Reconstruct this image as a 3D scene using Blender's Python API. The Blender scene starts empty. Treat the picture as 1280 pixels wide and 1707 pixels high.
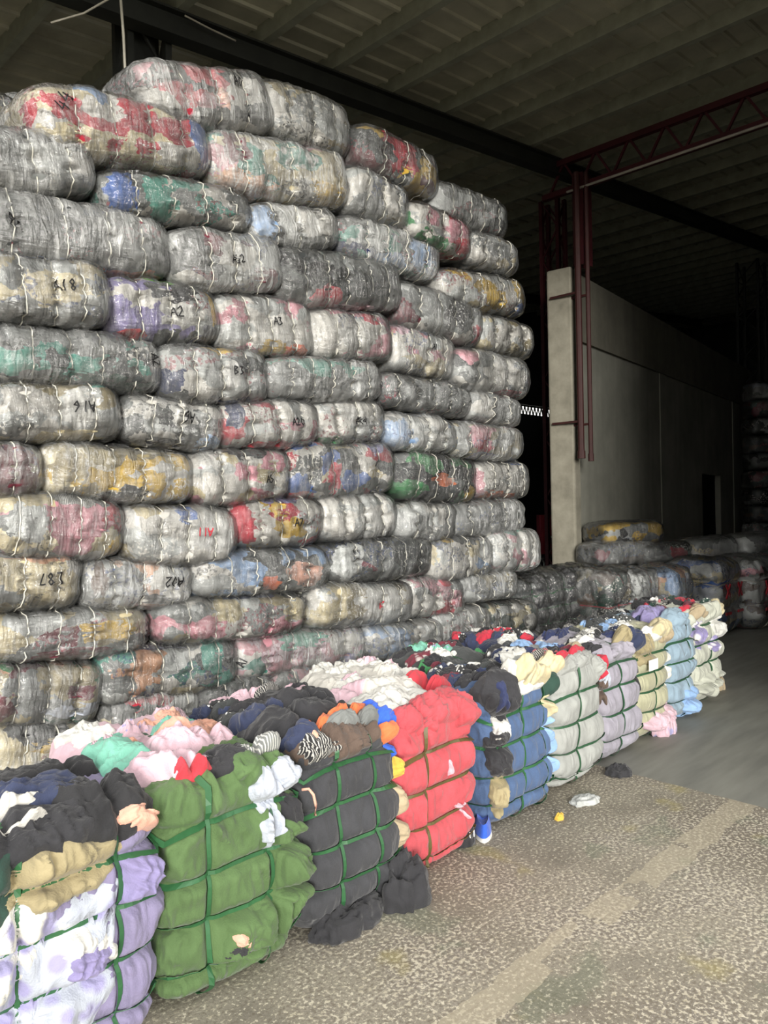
import bpy, math, random
import numpy as np
from mathutils import Matrix, Vector

# ------------------------------------------------------------------ camera, world, light, exposure
SC = bpy.context.scene
COL = SC.collection
W_PX, H_PX, F_PX = 1280.0, 1707.0, 1280.0
CAM_H = 1.8
HEAD, PITCH, ROLL = math.radians(44.5), math.radians(-0.4), math.radians(1.2)
_f = Vector((math.cos(HEAD)*math.cos(PITCH), math.sin(HEAD)*math.cos(PITCH), math.sin(PITCH)))
_r0 = Vector((math.sin(HEAD), -math.cos(HEAD), 0))
_u0 = _r0.cross(_f)
_r = _r0*math.cos(ROLL) - _u0*math.sin(ROLL)
_u = _u0*math.cos(ROLL) + _r0*math.sin(ROLL)
CR = Matrix((_r, _u, -_f)).transposed()
CP = Vector((0, 0, CAM_H))
cam_d = bpy.data.cameras.new('camera')
cam = bpy.data.objects.new('camera', cam_d)
COL.objects.link(cam)
cam.matrix_world = Matrix.Translation(CP) @ CR.to_4x4()
cam_d.sensor_fit = 'VERTICAL'
cam_d.sensor_height = 36.0
cam_d.lens = 36.0*F_PX/H_PX
cam_d.clip_end = 300
SC.camera = cam

world = bpy.data.worlds.new('sky')
SC.world = world
world.use_nodes = True
wn = world.node_tree
bg = wn.nodes['Background']
bg.inputs['Color'].default_value = (1.0, 0.975, 0.93, 1)
bg.inputs['Strength'].default_value = 2.1
SUN = bpy.data.lights.new('hazy_sun', 'SUN')
SUN.energy = 3.6
SUN.angle = math.radians(18)
SUN.color = (1.0, 0.97, 0.91)
sun = bpy.data.objects.new('hazy_sun', SUN)
COL.objects.link(sun)
# the hazy daylight comes in low under the roof edge from behind the camera
sun.rotation_euler = Vector((0.66, 0.72, -0.17)).to_track_quat('-Z', 'Y').to_euler()
SC.view_settings.view_transform = 'Standard'
SC.view_settings.look = 'None'
SC.view_settings.gamma = 1.0
SC.view_settings.exposure = 0.12
SC.view_settings.use_curve_mapping = False
SC.cycles.use_denoising = True
SC.cycles.max_bounces = 7
SC.cycles.diffuse_bounces = 4
SC.cycles.glossy_bounces = 2
SC.cycles.transparent_max_bounces = 12
SC.cycles.sample_clamp_indirect = 4.0
SC.cycles.caustics_reflective = False
SC.cycles.caustics_refractive = False


def ray(u, v):
    return (CR @ Vector(((u-W_PX/2)/F_PX, -(v-H_PX/2)/F_PX, -1.0)))


def at_y(u, v, Y):
    """point where the sight line of a photo pixel meets the vertical plane y = Y"""
    d = ray(u, v)
    return CP + d*((Y-CP.y)/d.y)


def at_z(u, v, Z=0.0):
    d = ray(u, v)
    return CP + d*((Z-CP.z)/d.z)


def at_d(u, v, dist):
    """point at a given depth along the view axis"""
    return CP + ray(u, v)*dist


# ------------------------------------------------------------------ noise in numpy
def _hash(ix, iy, iz, seed):
    h = (ix.astype(np.int64)*73856093) ^ (iy.astype(np.int64)*19349663) ^ (iz.astype(np.int64)*83492791) ^ (seed*2654435761 & 0xffffffff)
    h &= 0xffffffff
    h = ((h ^ (h >> 16))*0x45d9f3b) & 0xffffffff
    h = ((h ^ (h >> 16))*0x45d9f3b) & 0xffffffff
    h ^= h >> 16
    return (h & 0xffffff)/float(0xffffff)*2-1


def vn(P, seed=0):
    P = np.asarray(P, float)
    i = np.floor(P)
    f = P-i
    i = i.astype(np.int64)
    f = f*f*(3-2*f)
    r = 0
    for dx in (0, 1):
        wx = f[..., 0] if dx else 1-f[..., 0]
        for dy in (0, 1):
            wy = f[..., 1] if dy else 1-f[..., 1]
            for dz in (0, 1):
                wz = f[..., 2] if dz else 1-f[..., 2]
                r = r + wx*wy*wz*_hash(i[..., 0]+dx, i[..., 1]+dy, i[..., 2]+dz, seed)
    return r


def fbm(P, seed=0, octv=3):
    a, t, s = 1.0, 0, 1.0
    for o in range(octv):
        t = t + a*vn(np.asarray(P)*s, seed+o*17)
        a *= .5
        s *= 2.03
    return t


def ridge(P, seed=0, octv=3):
    a, t, s = 1.0, 0, 1.0
    for o in range(octv):
        t = t + a*(1-2*np.abs(vn(np.asarray(P)*s, seed+o*31)))
        a *= .5
        s *= 2.1
    return t


def XYZ(x, y, z):
    return np.stack(np.broadcast_arrays(x, y, z), -1)


# ------------------------------------------------------------------ mesh and object helpers
def mesh_np(name, V, Q, smooth=True):
    V = np.ascontiguousarray(np.asarray(V, np.float32).reshape(-1, 3))
    me = bpy.data.meshes.new(name)
    Q = [np.asarray(q, np.int32).ravel() for q in (Q if isinstance(Q, list) else list(np.asarray(Q)))]
    tot = np.array([len(q) for q in Q], np.int32)
    idx = np.concatenate(Q)
    me.vertices.add(len(V))
    me.vertices.foreach_set('co', V.ravel())
    me.loops.add(len(idx))
    me.loops.foreach_set('vertex_index', idx)
    me.polygons.add(len(tot))
    st = np.zeros(len(tot), np.int32)
    st[1:] = np.cumsum(tot)[:-1]
    me.polygons.foreach_set('loop_start', st)
    me.polygons.foreach_set('loop_total', tot)
    me.update(calc_edges=True)
    me.validate()
    me.polygons.foreach_set('use_smooth', np.full(len(me.polygons), smooth, bool))
    return me


def grid_quads(nu, nv, wrap_v=False, base=0):
    i = np.arange(nu-1)[:, None]
    j = np.arange(nv if wrap_v else nv-1)[None, :]
    j2 = (j+1) % nv
    a = i*nv+j
    b = (i+1)*nv+j
    c = (i+1)*nv+j2
    d = i*nv+j2
    return np.stack([a, b, c, d], -1).reshape(-1, 4)+base


def link(name, me, mat=None, parent=None):
    o = bpy.data.objects.new(name, me)
    COL.objects.link(o)
    if mat and me:
        me.materials.append(mat)
    if parent:
        o.parent = parent
    return o


def empty(name, loc, rot=(0, 0, 0)):
    o = bpy.data.objects.new(name, None)
    COL.objects.link(o)
    o.location = loc
    o.rotation_euler = rot
    o.empty_display_size = .1
    return o


def tag(o, label, cat, group=None, kind=None):
    if label:
        o['label'] = label
    if cat:
        o['category'] = cat
    if group:
        o['group'] = group
    if kind:
        o['kind'] = kind
    return o


class MB:
    def __init__(s):
        s.v, s.f = [], []

    def box(s, lo, hi, M=None):
        b = len(s.v)
        for x in (lo[0], hi[0]):
            for y in (lo[1], hi[1]):
                for z in (lo[2], hi[2]):
                    p = Vector((x, y, z))
                    s.v.append(tuple(M @ p if M else p))
        s.f += [[b+i for i in q] for q in ((0, 1, 3, 2), (4, 6, 7, 5), (0, 4, 5, 1), (2, 3, 7, 6), (0, 2, 6, 4), (1, 5, 7, 3))]
        return s

    def bar(s, p, q, w, h):
        p, q = Vector(p), Vector(q)
        d = q-p
        M = Matrix.Translation(p) @ d.to_track_quat('X', 'Z').to_matrix().to_4x4()
        return s.box((0, -w/2, -h/2), (d.length, w/2, h/2), M)

    def tube(s, pts, r, n=8):
        pts = [Vector(p) for p in pts]
        b = len(s.v)
        for i, p in enumerate(pts):
            d = (pts[min(i+1, len(pts)-1)]-pts[max(i-1, 0)]).normalized()
            q = d.to_track_quat('Z', 'Y')
            for k in range(n):
                a = 2*math.pi*k/n
                s.v.append(tuple(p+q @ Vector((r*math.cos(a), r*math.sin(a), 0))))
        for i in range(len(pts)-1):
            for k in range(n):
                s.f.append([b+i*n+k, b+i*n+(k+1) % n, b+(i+1)*n+(k+1) % n, b+(i+1)*n+k])
        s.f.append([b+k for k in range(n)][::-1])
        s.f.append([b+(len(pts)-1)*n+k for k in range(n)])
        return s

    def build(s, name, mat, parent=None, smooth=False):
        return link(name, mesh_np(name, s.v, s.f, smooth), mat, parent)


# ------------------------------------------------------------------ materials
def lin(h):
    c = [int(h[i:i+2], 16)/255 for i in (0, 2, 4)]
    return tuple(((x+.055)/1.055)**2.4 if x > .04045 else x/12.92 for x in c)+(1,)


PAL = dict(w='cfccc4', c='cabd98', k='1d1d20', d='3c3f3f', g='777a78', l='b4b7b4', r='b8283c', m='6a2433', b='4264a6',
           n='222c52', p='d0909b', o='e06a3c', y='d0ac44', v='8a82ac', t='4f9484', e='3f8450', G='74c840', h='9a8e6c',
           s='d2a07e', B='88a8d0', T='72b09c', W='d4d3cd', P='d2b2bd', R='b8323e', K='26262a', N='2a3350', L='b4bac6',
           O='d87040', U='2f5fd0', E='1f3f34', H='a8987c', S='dca690', X='5a4a40')


class NT:
    def __init__(s, name):
        s.m = bpy.data.materials.new(name)
        s.m.use_nodes = True
        s.t = s.m.node_tree
        s.b = s.t.nodes['Principled BSDF']
        s.out = s.t.nodes['Material Output']

    def n(s, typ, **kw):
        nd = s.t.nodes.new(typ)
        ins = kw.pop('ins', {})
        for k, v in kw.items():
            setattr(nd, k, v)
        for k, v in ins.items():
            if isinstance(v, bpy.types.NodeSocket):
                s.t.links.new(v, nd.inputs[k])
            else:
                nd.inputs[k].default_value = v
        return nd

    def l(s, a, b):
        s.t.links.new(a, b)

    def math(s, op, a, b=None, clamp=False):
        nd = s.n('ShaderNodeMath', operation=op, use_clamp=clamp)
        for i, v in enumerate((a, b)):
            if v is None:
                continue
            if isinstance(v, bpy.types.NodeSocket):
                s.l(v, nd.inputs[i])
            else:
                nd.inputs[i].default_value = v
        return nd.outputs[0]

    def mix(s, fac, a, b, blend='MIX'):
        nd = s.n('ShaderNodeMix', data_type='RGBA', blend_type=blend)
        for i, v in ((0, fac), (6, a), (7, b)):
            if isinstance(v, bpy.types.NodeSocket):
                s.l(v, nd.inputs[i])
            else:
                nd.inputs[i].default_value = v
        return nd.outputs[2]

    def ramp(s, fac, stops, interp='LINEAR'):
        nd = s.n('ShaderNodeValToRGB')
        cr = nd.color_ramp
        cr.interpolation = interp
        while len(cr.elements) < len(stops):
            cr.elements.new(1)
        for e, (p, c) in zip(cr.elements, stops):
            e.position = p
            e.color = c if len(c) == 4 else tuple(c)+(1,)
        s.l(fac, nd.inputs[0])
        return nd.outputs[0]

    def obj(s, scale=(1, 1, 1), loc=(0, 0, 0)):
        tc = s.n('ShaderNodeTexCoord')
        mp = s.n('ShaderNodeMapping', ins={'Scale': scale, 'Location': loc})
        s.l(tc.outputs['Object'], mp.inputs[0])
        return mp.outputs[0]


_mc = {}


def flat(name, hexc, rough=.7, metal=0.0, var=.25, scale=6.0, bump=.15):
    if name in _mc:
        return _mc[name]
    N = NT(name)
    co = N.obj()
    nz = N.n('ShaderNodeTexNoise', ins={'Scale': scale, 'Detail': 6.0, 'Roughness': .65, 'Vector': co})
    c = lin(hexc)
    col = N.ramp(nz.outputs[0], [(.3, [x*(1-var) for x in c[:3]]), (.7, [min(1, x*(1+var)) for x in c[:3]])])
    N.l(col, N.b.inputs['Base Color'])
    N.b.inputs['Roughness'].default_value = rough
    N.b.inputs['Metallic'].default_value = metal
    bp = N.n('ShaderNodeBump', ins={'Strength': bump, 'Distance': .01, 'Height': nz.outputs[0]})
    N.l(bp.outputs[0], N.b.inputs['Normal'])
    _mc[name] = N.m
    return N.m


def cloth(key, pattern=None):
    """woven fabric of one colour, optionally with stripes, dots, flowers or camouflage-like blotches"""
    nm = 'fabric_'+key+(pattern or '')
    if nm in _mc:
        return _mc[nm]
    N = NT(nm)
    c = lin(PAL[key])
    co = N.obj()
    nz = N.n('ShaderNodeTexNoise', ins={'Scale': 9.0, 'Detail': 5.0, 'Vector': co})
    col = N.ramp(nz.outputs[0], [(.3, [x*.82 for x in c[:3]]), (.7, [min(1, x*1.1+.006) for x in c[:3]])])
    if pattern == 'stripe':
        wv = N.n('ShaderNodeTexWave', ins={'Scale': 30.0, 'Distortion': 1.5, 'Detail': 1.0, 'Vector': co})
        s = N.ramp(wv.outputs[0], [(.65, (0, 0, 0)), (.75, (.6, .6, .6))])
        c2 = lin('e4e1d8') if sum(c[:3]) < .9 else lin('55504c')
        col = N.mix(s, col, c2)
    if pattern in ('dot', 'floral'):
        vo = N.n('ShaderNodeTexVoronoi', ins={'Scale': 34.0 if pattern == 'dot' else 13.0, 'Vector': co})
        s = N.ramp(vo.outputs['Distance'], [(.22, (1, 1, 1)), (.30, (0, 0, 0))] if pattern == 'dot' else [(.3, (1, 1, 1)), (.5, (0, 0, 0))])
        c2 = lin('e8e6e0') if sum(c[:3]) < .9 else lin('9a96bc')
        col = N.mix(s, col, c2)
    if pattern == 'leopard':
        vo = N.n('ShaderNodeTexNoise', ins={'Scale': 30.0, 'Detail': 2.0, 'Vector': co})
        s = N.ramp(vo.outputs[0], [(.5, (0, 0, 0)), (.54, (1, 1, 1))])
        col = N.mix(s, col, lin('2a2420'))
    N.l(col, N.b.inputs['Base Color'])
    N.b.inputs['Roughness'].default_value = .85
    N.b.inputs['Sheen Weight'].default_value = .15
    mpw = N.n('ShaderNodeMapping', ins={'Scale': (1.0, 1.0, .35), 'Rotation': (.3, .5, 0), 'Vector': co})
    wr = N.n('ShaderNodeTexNoise', noise_type='RIDGED_MULTIFRACTAL', ins={'Scale': 13.0, 'Detail': 5.0, 'Distortion': 1.0, 'Vector': mpw.outputs[0]})
    fb = N.n('ShaderNodeTexNoise', ins={'Scale': 160.0, 'Detail': 2.0, 'Vector': co})
    h = N.math('ADD', N.math('MULTIPLY', wr.outputs[0], .55), N.math('MULTIPLY', fb.outputs[0], .05))
    bp = N.n('ShaderNodeBump', ins={'Strength': .9, 'Distance': .045, 'Height': h})
    N.l(bp.outputs[0], N.b.inputs['Normal'])
    _mc[nm] = N.m
    return N.m


def patchwork(pal, seed):
    """mixed clothes: irregular pieces of fabric, the colours those that show in that bale"""
    N = NT('mixed_clothes')
    R = random.Random(seed)
    co = N.obj(loc=(R.uniform(-9, 9), R.uniform(-9, 9), R.uniform(-9, 9)))
    wz = N.n('ShaderNodeTexNoise', ins={'Scale': 5.0, 'Detail': 4.0, 'Roughness': .6, 'Vector': co})
    wc = N.n('ShaderNodeVectorMath', operation='MULTIPLY_ADD', ins={0: wz.outputs['Color'], 1: (.34, .34, .30), 2: co})
    mp = N.n('ShaderNodeMapping', ins={'Scale': (3.6, 3.0, 8.0), 'Rotation': (0, R.uniform(-.5, .5), 0), 'Vector': wc.outputs[0]})
    vo = N.n('ShaderNodeTexVoronoi', ins={'Scale': 1.0, 'Vector': mp.outputs[0]})
    sep = N.n('ShaderNodeSeparateColor', ins={'Color': vo.outputs['Color']})
    seq = list(pal)
    R.shuffle(seq)
    k = len(seq)
    col = N.ramp(sep.outputs[0], [(i/k, lin(PAL[c])) for i, c in enumerate(seq)], 'CONSTANT')
    # every piece has its own slight tint and its own print
    tint = N.ramp(sep.outputs[1], [(0, (.72, .72, .72)), (1, (1.0, 1.0, 1.0))])
    col = N.mix(1.0, col, tint, 'MULTIPLY')
    pr = N.n('ShaderNodeTexNoise', ins={'Scale': 38.0, 'Detail': 2.0, 'Vector': co})
    pm = N.math('MULTIPLY', N.math('GREATER_THAN', pr.outputs[0], .56), N.math('GREATER_THAN', sep.outputs[2], .78))
    col = N.mix(N.math('MULTIPLY', pm, .7), col, lin(R.choice(['2a2a2c', 'e8e4da', '8a3040', '394a78'])))
    N.l(col, N.b.inputs['Base Color'])
    N.b.inputs['Roughness'].default_value = .8
    wr = N.n('ShaderNodeTexNoise', noise_type='RIDGED_MULTIFRACTAL', ins={'Scale': 10.0, 'Detail': 4.0, 'Distortion': .8, 'Vector': co})
    h = N.math('ADD', N.math('MULTIPLY', wr.outputs[0], .4), N.math('MULTIPLY', vo.outputs['Distance'], .5))
    bp = N.n('ShaderNodeBump', ins={'Strength': .5, 'Distance': .02, 'Height': h})
    N.l(bp.outputs[0], N.b.inputs['Normal'])
    return N.m


def wrap_material(name, haze, rough=.13):
    """clear polythene: mostly see-through, milky streaks, sharp creased reflections"""
    N = NT(name)
    N.t.nodes.remove(N.b)
    oi = N.n('ShaderNodeObjectInfo')
    tc = N.n('ShaderNodeTexCoord')
    off = N.n('ShaderNodeVectorMath', operation='MULTIPLY_ADD', ins={0: oi.outputs['Random'], 1: (37., 19., 23.), 2: tc.outputs['Object']})
    mp = N.n('ShaderNodeMapping', ins={'Scale': (26, 6, 6), 'Rotation': (0, .25, 0), 'Vector': off.outputs[0]})
    st = N.n('ShaderNodeTexNoise', ins={'Scale': 1.0, 'Detail': 5.0, 'Roughness': .6, 'Distortion': .9, 'Vector': mp.outputs[0]})
    cr = N.n('ShaderNodeTexNoise', noise_type='RIDGED_MULTIFRACTAL', ins={'Scale': 5.5, 'Detail': 4.0, 'Distortion': 1.4, 'Vector': off.outputs[0]})
    mp2 = N.n('ShaderNodeMapping', ins={'Scale': (3, 22, 22), 'Rotation': (0, -.5, 0), 'Vector': off.outputs[0]})
    s2 = N.n('ShaderNodeTexNoise', ins={'Scale': 1.0, 'Detail': 4.0, 'Distortion': .6, 'Vector': mp2.outputs[0]})
    h = N.math('ADD', N.math('MULTIPLY', st.outputs[0], .9), N.math('MULTIPLY', cr.outputs[0], .5))
    h = N.math('ADD', h, N.math('MULTIPLY', s2.outputs[0], .5))
    bp = N.n('ShaderNodeBump', ins={'Strength': 1.0, 'Distance': .030, 'Height': h})
    fr = N.n('ShaderNodeFresnel', ins={'IOR': 1.55, 'Normal': bp.outputs[0]})
    tr = N.n('ShaderNodeBsdfTransparent')
    df = N.n('ShaderNodeBsdfDiffuse', ins={'Color': (.86, .87, .85, 1), 'Normal': bp.outputs[0]})
    gl = N.n('ShaderNodeBsdfGlossy', ins={'Color': (1, 1, 1, 1), 'Roughness': rough, 'Normal': bp.outputs[0]})
    big = N.n('ShaderNodeTexNoise', ins={'Scale': 3.0, 'Detail': 2.0, 'Vector': off.outputs[0]})
    hz = N.ramp(N.math('ADD', N.math('MULTIPLY', st.outputs[0], .6), N.math('MULTIPLY', big.outputs[0], .45)),
                [(.40, (haze*.35,)*3), (.56, (haze,)*3), (.68, (min(1, haze*2.6),)*3)])
    m1 = N.n('ShaderNodeMixShader', ins={0: hz, 1: tr.outputs[0], 2: df.outputs[0]})
    fg = N.math('MULTIPLY', fr.outputs[0], 1.4, True)
    m2 = N.n('ShaderNodeMixShader', ins={0: fg, 1: m1.outputs[0], 2: gl.outputs[0]})
    N.l(m2.outputs[0], N.out.inputs[0])
    return N.m


M_WRAP = [wrap_material('clear_polythene', .10), wrap_material('milky_polythene', .20, .16), wrap_material('glossy_polythene', .05, .10)]
M_TWINE = flat('pale_twine', 'cfccc0', .6, var=.1)
M_INK = flat('black_marker', '141416', .5, var=.05, bump=0)
M_INKR = flat('red_marker', 'b02a38', .5, var=.05, bump=0)
M_STRAP = flat('green_plastic_strap', '2f5f3a', .45, var=.15, bump=.05)
M_STRAP_O = flat('olive_plastic_strap', '5a5230', .45, var=.15, bump=.05)
M_STRAP_D = flat('dark_green_plastic_strap', '2c5238', .45, var=.15, bump=.05)
M_STEEL = flat('dark_painted_steel', '2e302c', .55, .3, .3, 3)
M_REDST = flat('red_painted_steel', '42161b', .55, .2, .3, 3)
M_GALV = flat('galvanised_purlin_steel', '8f9284', .5, .3, .2, 5)


# floor
def floor_material():
    N = NT('worn_floor')
    co = N.obj()
    sep = N.n('ShaderNodeSeparateXYZ', ins={0: co})
    edge = N.n('ShaderNodeTexNoise', ins={'Scale': 6.0, 'Detail': 4.0, 'Vector': co})
    # apron: exposed aggregate concrete, pale stones worn free of a grey-brown matrix
    ag = N.n('ShaderNodeTexVoronoi', ins={'Scale': 62.0, 'Randomness': 1.0, 'Vector': co})
    dn = N.n('ShaderNodeTexNoise', ins={'Scale': 1.6, 'Detail': 6.0, 'Roughness': .62, 'Vector': co})
    fine = N.n('ShaderNodeTexNoise', ins={'Scale': 90.0, 'Detail': 5.0, 'Roughness': .7, 'Vector': co})
    agc = N.n('ShaderNodeSeparateColor', ins={'Color': ag.outputs['Color']})
    wear = N.ramp(dn.outputs[0], [(.36, (0, 0, 0)), (.60, (1, 1, 1))])
    sn0 = N.n('ShaderNodeTexNoise', ins={'Scale': 58.0, 'Detail': 3.0, 'Roughness': .6, 'Vector': co})
    stone = N.math('GREATER_THAN', N.math('ADD', sn0.outputs[0], N.math('MULTIPLY', wear, .07)), .60)
    pit = N.math('GREATER_THAN', N.math('ADD', N.math('SUBTRACT', 1.0, sn0.outputs[0]), N.math('MULTIPLY', wear, .05)), .60)
    base = N.ramp(dn.outputs[0], [(.25, lin('7e796f')), (.45, lin('9a9487')), (.6, lin('969087')), (.8, lin('b0aa9c'))])
    lg = N.n('ShaderNodeTexNoise', ins={'Scale': .8, 'Detail': 3.0, 'Distortion': .5, 'Vector': N.obj(loc=(4, 8, 2))})
    base = N.mix(1.0, base, N.ramp(lg.outputs[0], [(.38, (.72, .70, .68)), (.62, (1.05, 1.05, 1.03))]), 'MULTIPLY')
    base = N.mix(.8, base, N.ramp(fine.outputs[0], [(.3, (.55, .55, .55)), (.7, (1.15, 1.15, 1.15))]), 'MULTIPLY')
    col = N.mix(N.math('MULTIPLY', stone, .75), base, N.ramp(agc.outputs[1], [(0, lin('b9b09a')), (1, lin('ddd6c2'))]))
    col = N.mix(N.math('MULTIPLY', pit, .55), col, lin('6a6154'))
    # greenish and ochre stains
    sn = N.n('ShaderNodeTexNoise', ins={'Scale': 2.3, 'Detail': 5.0, 'Vector': N.obj(loc=(7, 3, 1))})
    col = N.mix(N.math('MULTIPLY', N.ramp(sn.outputs[0], [(.62, (0, 0, 0)), (.68, (1, 1, 1))]), .35), col, lin('a59a58'))
    sn2 = N.n('ShaderNodeTexNoise', ins={'Scale': 2.8, 'Detail': 6.0, 'Vector': N.obj(loc=(2, 9, 4))})
    col = N.mix(N.math('MULTIPLY', N.ramp(sn2.outputs[0], [(.60, (0, 0, 0)), (.66, (1, 1, 1))]), .3), col, lin('5c6e58'))
    # smooth filler strip running along y = 1.68
    d = N.math('ABSOLUTE', N.math('SUBTRACT', sep.outputs[1], 1.69))
    d = N.math('ADD', d, N.math('MULTIPLY', N.math('SUBTRACT', edge.outputs[0], .5), .09))
    gap = N.n('ShaderNodeTexNoise', ins={'Scale': 3.5, 'Detail': 3.0, 'Vector': N.obj(loc=(1, 1, 1))})
    stp = N.math('MULTIPLY', N.math('LESS_THAN', d, .075), N.math('LESS_THAN', gap.outputs[0], .56))
    col = N.mix(N.math('MULTIPLY', stp, .5), col, lin('b3aa94'))
    # hairline joint
    d2 = N.math('ABSOLUTE', N.math('SUBTRACT', sep.outputs[1], 2.02))
    col = N.mix(N.math('MULTIPLY', N.math('LESS_THAN', d2, .003), N.math('MULTIPLY', edge.outputs[0], .7)), col, lin('c9c2b0'))
    # inside: smooth grey power-floated floor
    mp = N.n('ShaderNodeMapping', ins={'Scale': (1.5, 9, 1), 'Vector': co})
    sm = N.n('ShaderNodeTexNoise', ins={'Scale': 1.0, 'Detail': 6.0, 'Vector': mp.outputs[0]})
    ins_ = N.ramp(sm.outputs[0], [(.3, lin('74746e')), (.7, lin('8a8a82'))])
    xx = N.math('ADD', sep.outputs[0], N.math('MULTIPLY', sep.outputs[1], -.03))
    inside = N.math('GREATER_THAN', N.math('ADD', xx, N.math('MULTIPLY', N.math('SUBTRACT', edge.outputs[0], .5), .03)), 4.66)
    col = N.mix(inside, col, ins_)
    N.l(col, N.b.inputs['Base Color'])
    N.l(N.math('SUBTRACT', .92, N.math('MULTIPLY', inside, .32)), N.b.inputs['Roughness'])
    N.b.inputs['Specular IOR Level'].default_value = .3
    bh = N.math('MULTIPLY', N.math('ADD', N.math('MULTIPLY', stone, .5), fine.outputs[0]), N.math('SUBTRACT', 1.0, inside))
    bp = N.n('ShaderNodeBump', ins={'Strength': .4, 'Distance': .006, 'Height': bh})
    N.l(bp.outputs[0], N.b.inputs['Normal'])
    return N.m


def concrete(name, a, b, sc=1.2):
    N = NT(name)
    co = N.obj()
    n1 = N.n('ShaderNodeTexNoise', ins={'Scale': sc, 'Detail': 8.0, 'Roughness': .65, 'Vector': co})
    mp = N.n('ShaderNodeMapping', ins={'Scale': (5, 5, .5), 'Vector': co})
    n2 = N.n('ShaderNodeTexNoise', ins={'Scale': 1.0, 'Detail': 5.0, 'Vector': mp.outputs[0]})
    col = N.ramp(n1.outputs[0], [(.3, lin(a)), (.7, lin(b))])
    col = N.mix(.35, col, N.ramp(n2.outputs[0], [(.3, (.5, .5, .5)), (.7, (1, 1, 1))]), 'MULTIPLY')
    N.l(col, N.b.inputs['Base Color'])
    N.b.inputs['Roughness'].default_value = .9
    bp = N.n('ShaderNodeBump', ins={'Strength': .3, 'Distance': .01, 'Height': n1.outputs[0]})
    N.l(bp.outputs[0], N.b.inputs['Normal'])
    return N.m


# ------------------------------------------------------------------ structure
fl = MB().box((-40, -40, -.2), (60, 30, 0)).build('floor', floor_material())
tag(fl, None, None, kind='structure')


def roof_z(x):
    return 5.96+.10*x


M_ROOF = flat('weathered_roof_sheet', 'a3a292', .6, .0, .3, 1.2)
# ribbed sheet: the profile runs along y, the ribs along x
prof = []
y = 0.3
while y < 15.2:
    prof += [(y, 0), (y+.19, 0), (y+.2, -.028), (y+.235, -.028)]
    y += .26
xs = np.array([.6, 34.0])
P = np.array(prof)
V = np.concatenate([np.stack([np.full(len(P), x), P[:, 0], roof_z(x)+P[:, 1]], 1) for x in xs])
V2 = V+np.array([0, 0, .012])
n = len(P)
Q = [[i, i+1, n+i+1, n+i] for i in range(n-1)]+[[2*n+i, 3*n+i, 3*n+i+1, 2*n+i+1] for i in range(n-1)]
ceil = link('ceiling', mesh_np('ceiling', np.concatenate([V, V2]), Q, False), M_ROOF)
tag(ceil, None, None, kind='structure')
k = 0
x = .9
while x < 30:
    z = roof_z(x)
    m = MB().box((x-.03, .3, z-.17), (x+.03, 15.1, z-.005)).box((x+.03, .3, z-.17), (x+.05, 15.1, z-.15))
    tag(m.build('trim_%d' % (k+1), M_GALV), None, None, kind='structure')
    k += 1
    x += .9
# rafters following the roof slope
for Y in (5.95, 12.0):
    a, b = (1.0, Y, roof_z(1.0)-.29), (30, Y, roof_z(30)-.29)
    m = MB().bar(a, b, .03, .22)
    m.bar((1, Y, roof_z(1)-.19), (30, Y, roof_z(30)-.19), .16, .02).bar((1, Y, roof_z(1)-.40), (30, Y, roof_z(30)-.40), .16, .02)
    k += 1
    tag(m.build('trim_%d' % k, M_STEEL), None, None, kind='structure')

M_DARKW = flat('dark_cladding', '35383a', .8, 0, .25, 1.5)
# far long wall with a daylight gap high up
gp0, gp1 = at_y(858, 660, 14.0), at_y(924, 690, 14.0)
gx0, gx1, gz0, gz1 = gp0.x, gp1.x, 4.62, 4.98
m = MB().box((-2, 14, 0), (34, 14.15, gz0)).box((-2, 14, gz1), (34, 14.15, 9.55)).box((-2, 14, gz0), (gx0, 14.15, gz1)).box((gx1, 14, gz0), (34, 14.15, gz1))
tag(m.build('wall_back', M_DARKW), None, None, kind='structure')
tag(MB().box((33.9, .3, 0), (34.05, 14.1, 9.55)).build('wall_right', M_DARKW), None, None, kind='structure')
tag(MB().box((5.6, .15, 0), (34, .3, 9.55)).build('wall_front_unseen', M_DARKW), None, None, kind='structure')  # unseen wall, added to keep the low sun off the partition
tag(MB().box((-2.1, 6.2, 0), (-2, 14.1, 6.2)).build('wall_left', M_DARKW), None, None, kind='structure')
# lattice girder across the daylight gap
g = empty('lattice_girder', (gx0, 13.96, 0))
tag(g, 'dark lattice girder silhouetted against the small daylight gap', 'girder')
for z in (gz0+.02, gz1-.05):
    MB().bar((-1, 0, z), (gx1-gx0+1, 0, z), .05, .05).build('chord', M_STEEL, g)
m = MB()
nb = 12
wd = gx1-gx0
for i in range(nb):
    m.bar((i*wd/nb, 0, gz0), ((i+.5)*wd/nb, 0, gz1-.03), .03, .03).bar(((i+.5)*wd/nb, 0, gz1-.03), ((i+1)*wd/nb, 0, gz0), .03, .03)
m.build('lattice', M_STEEL, g)

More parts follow.
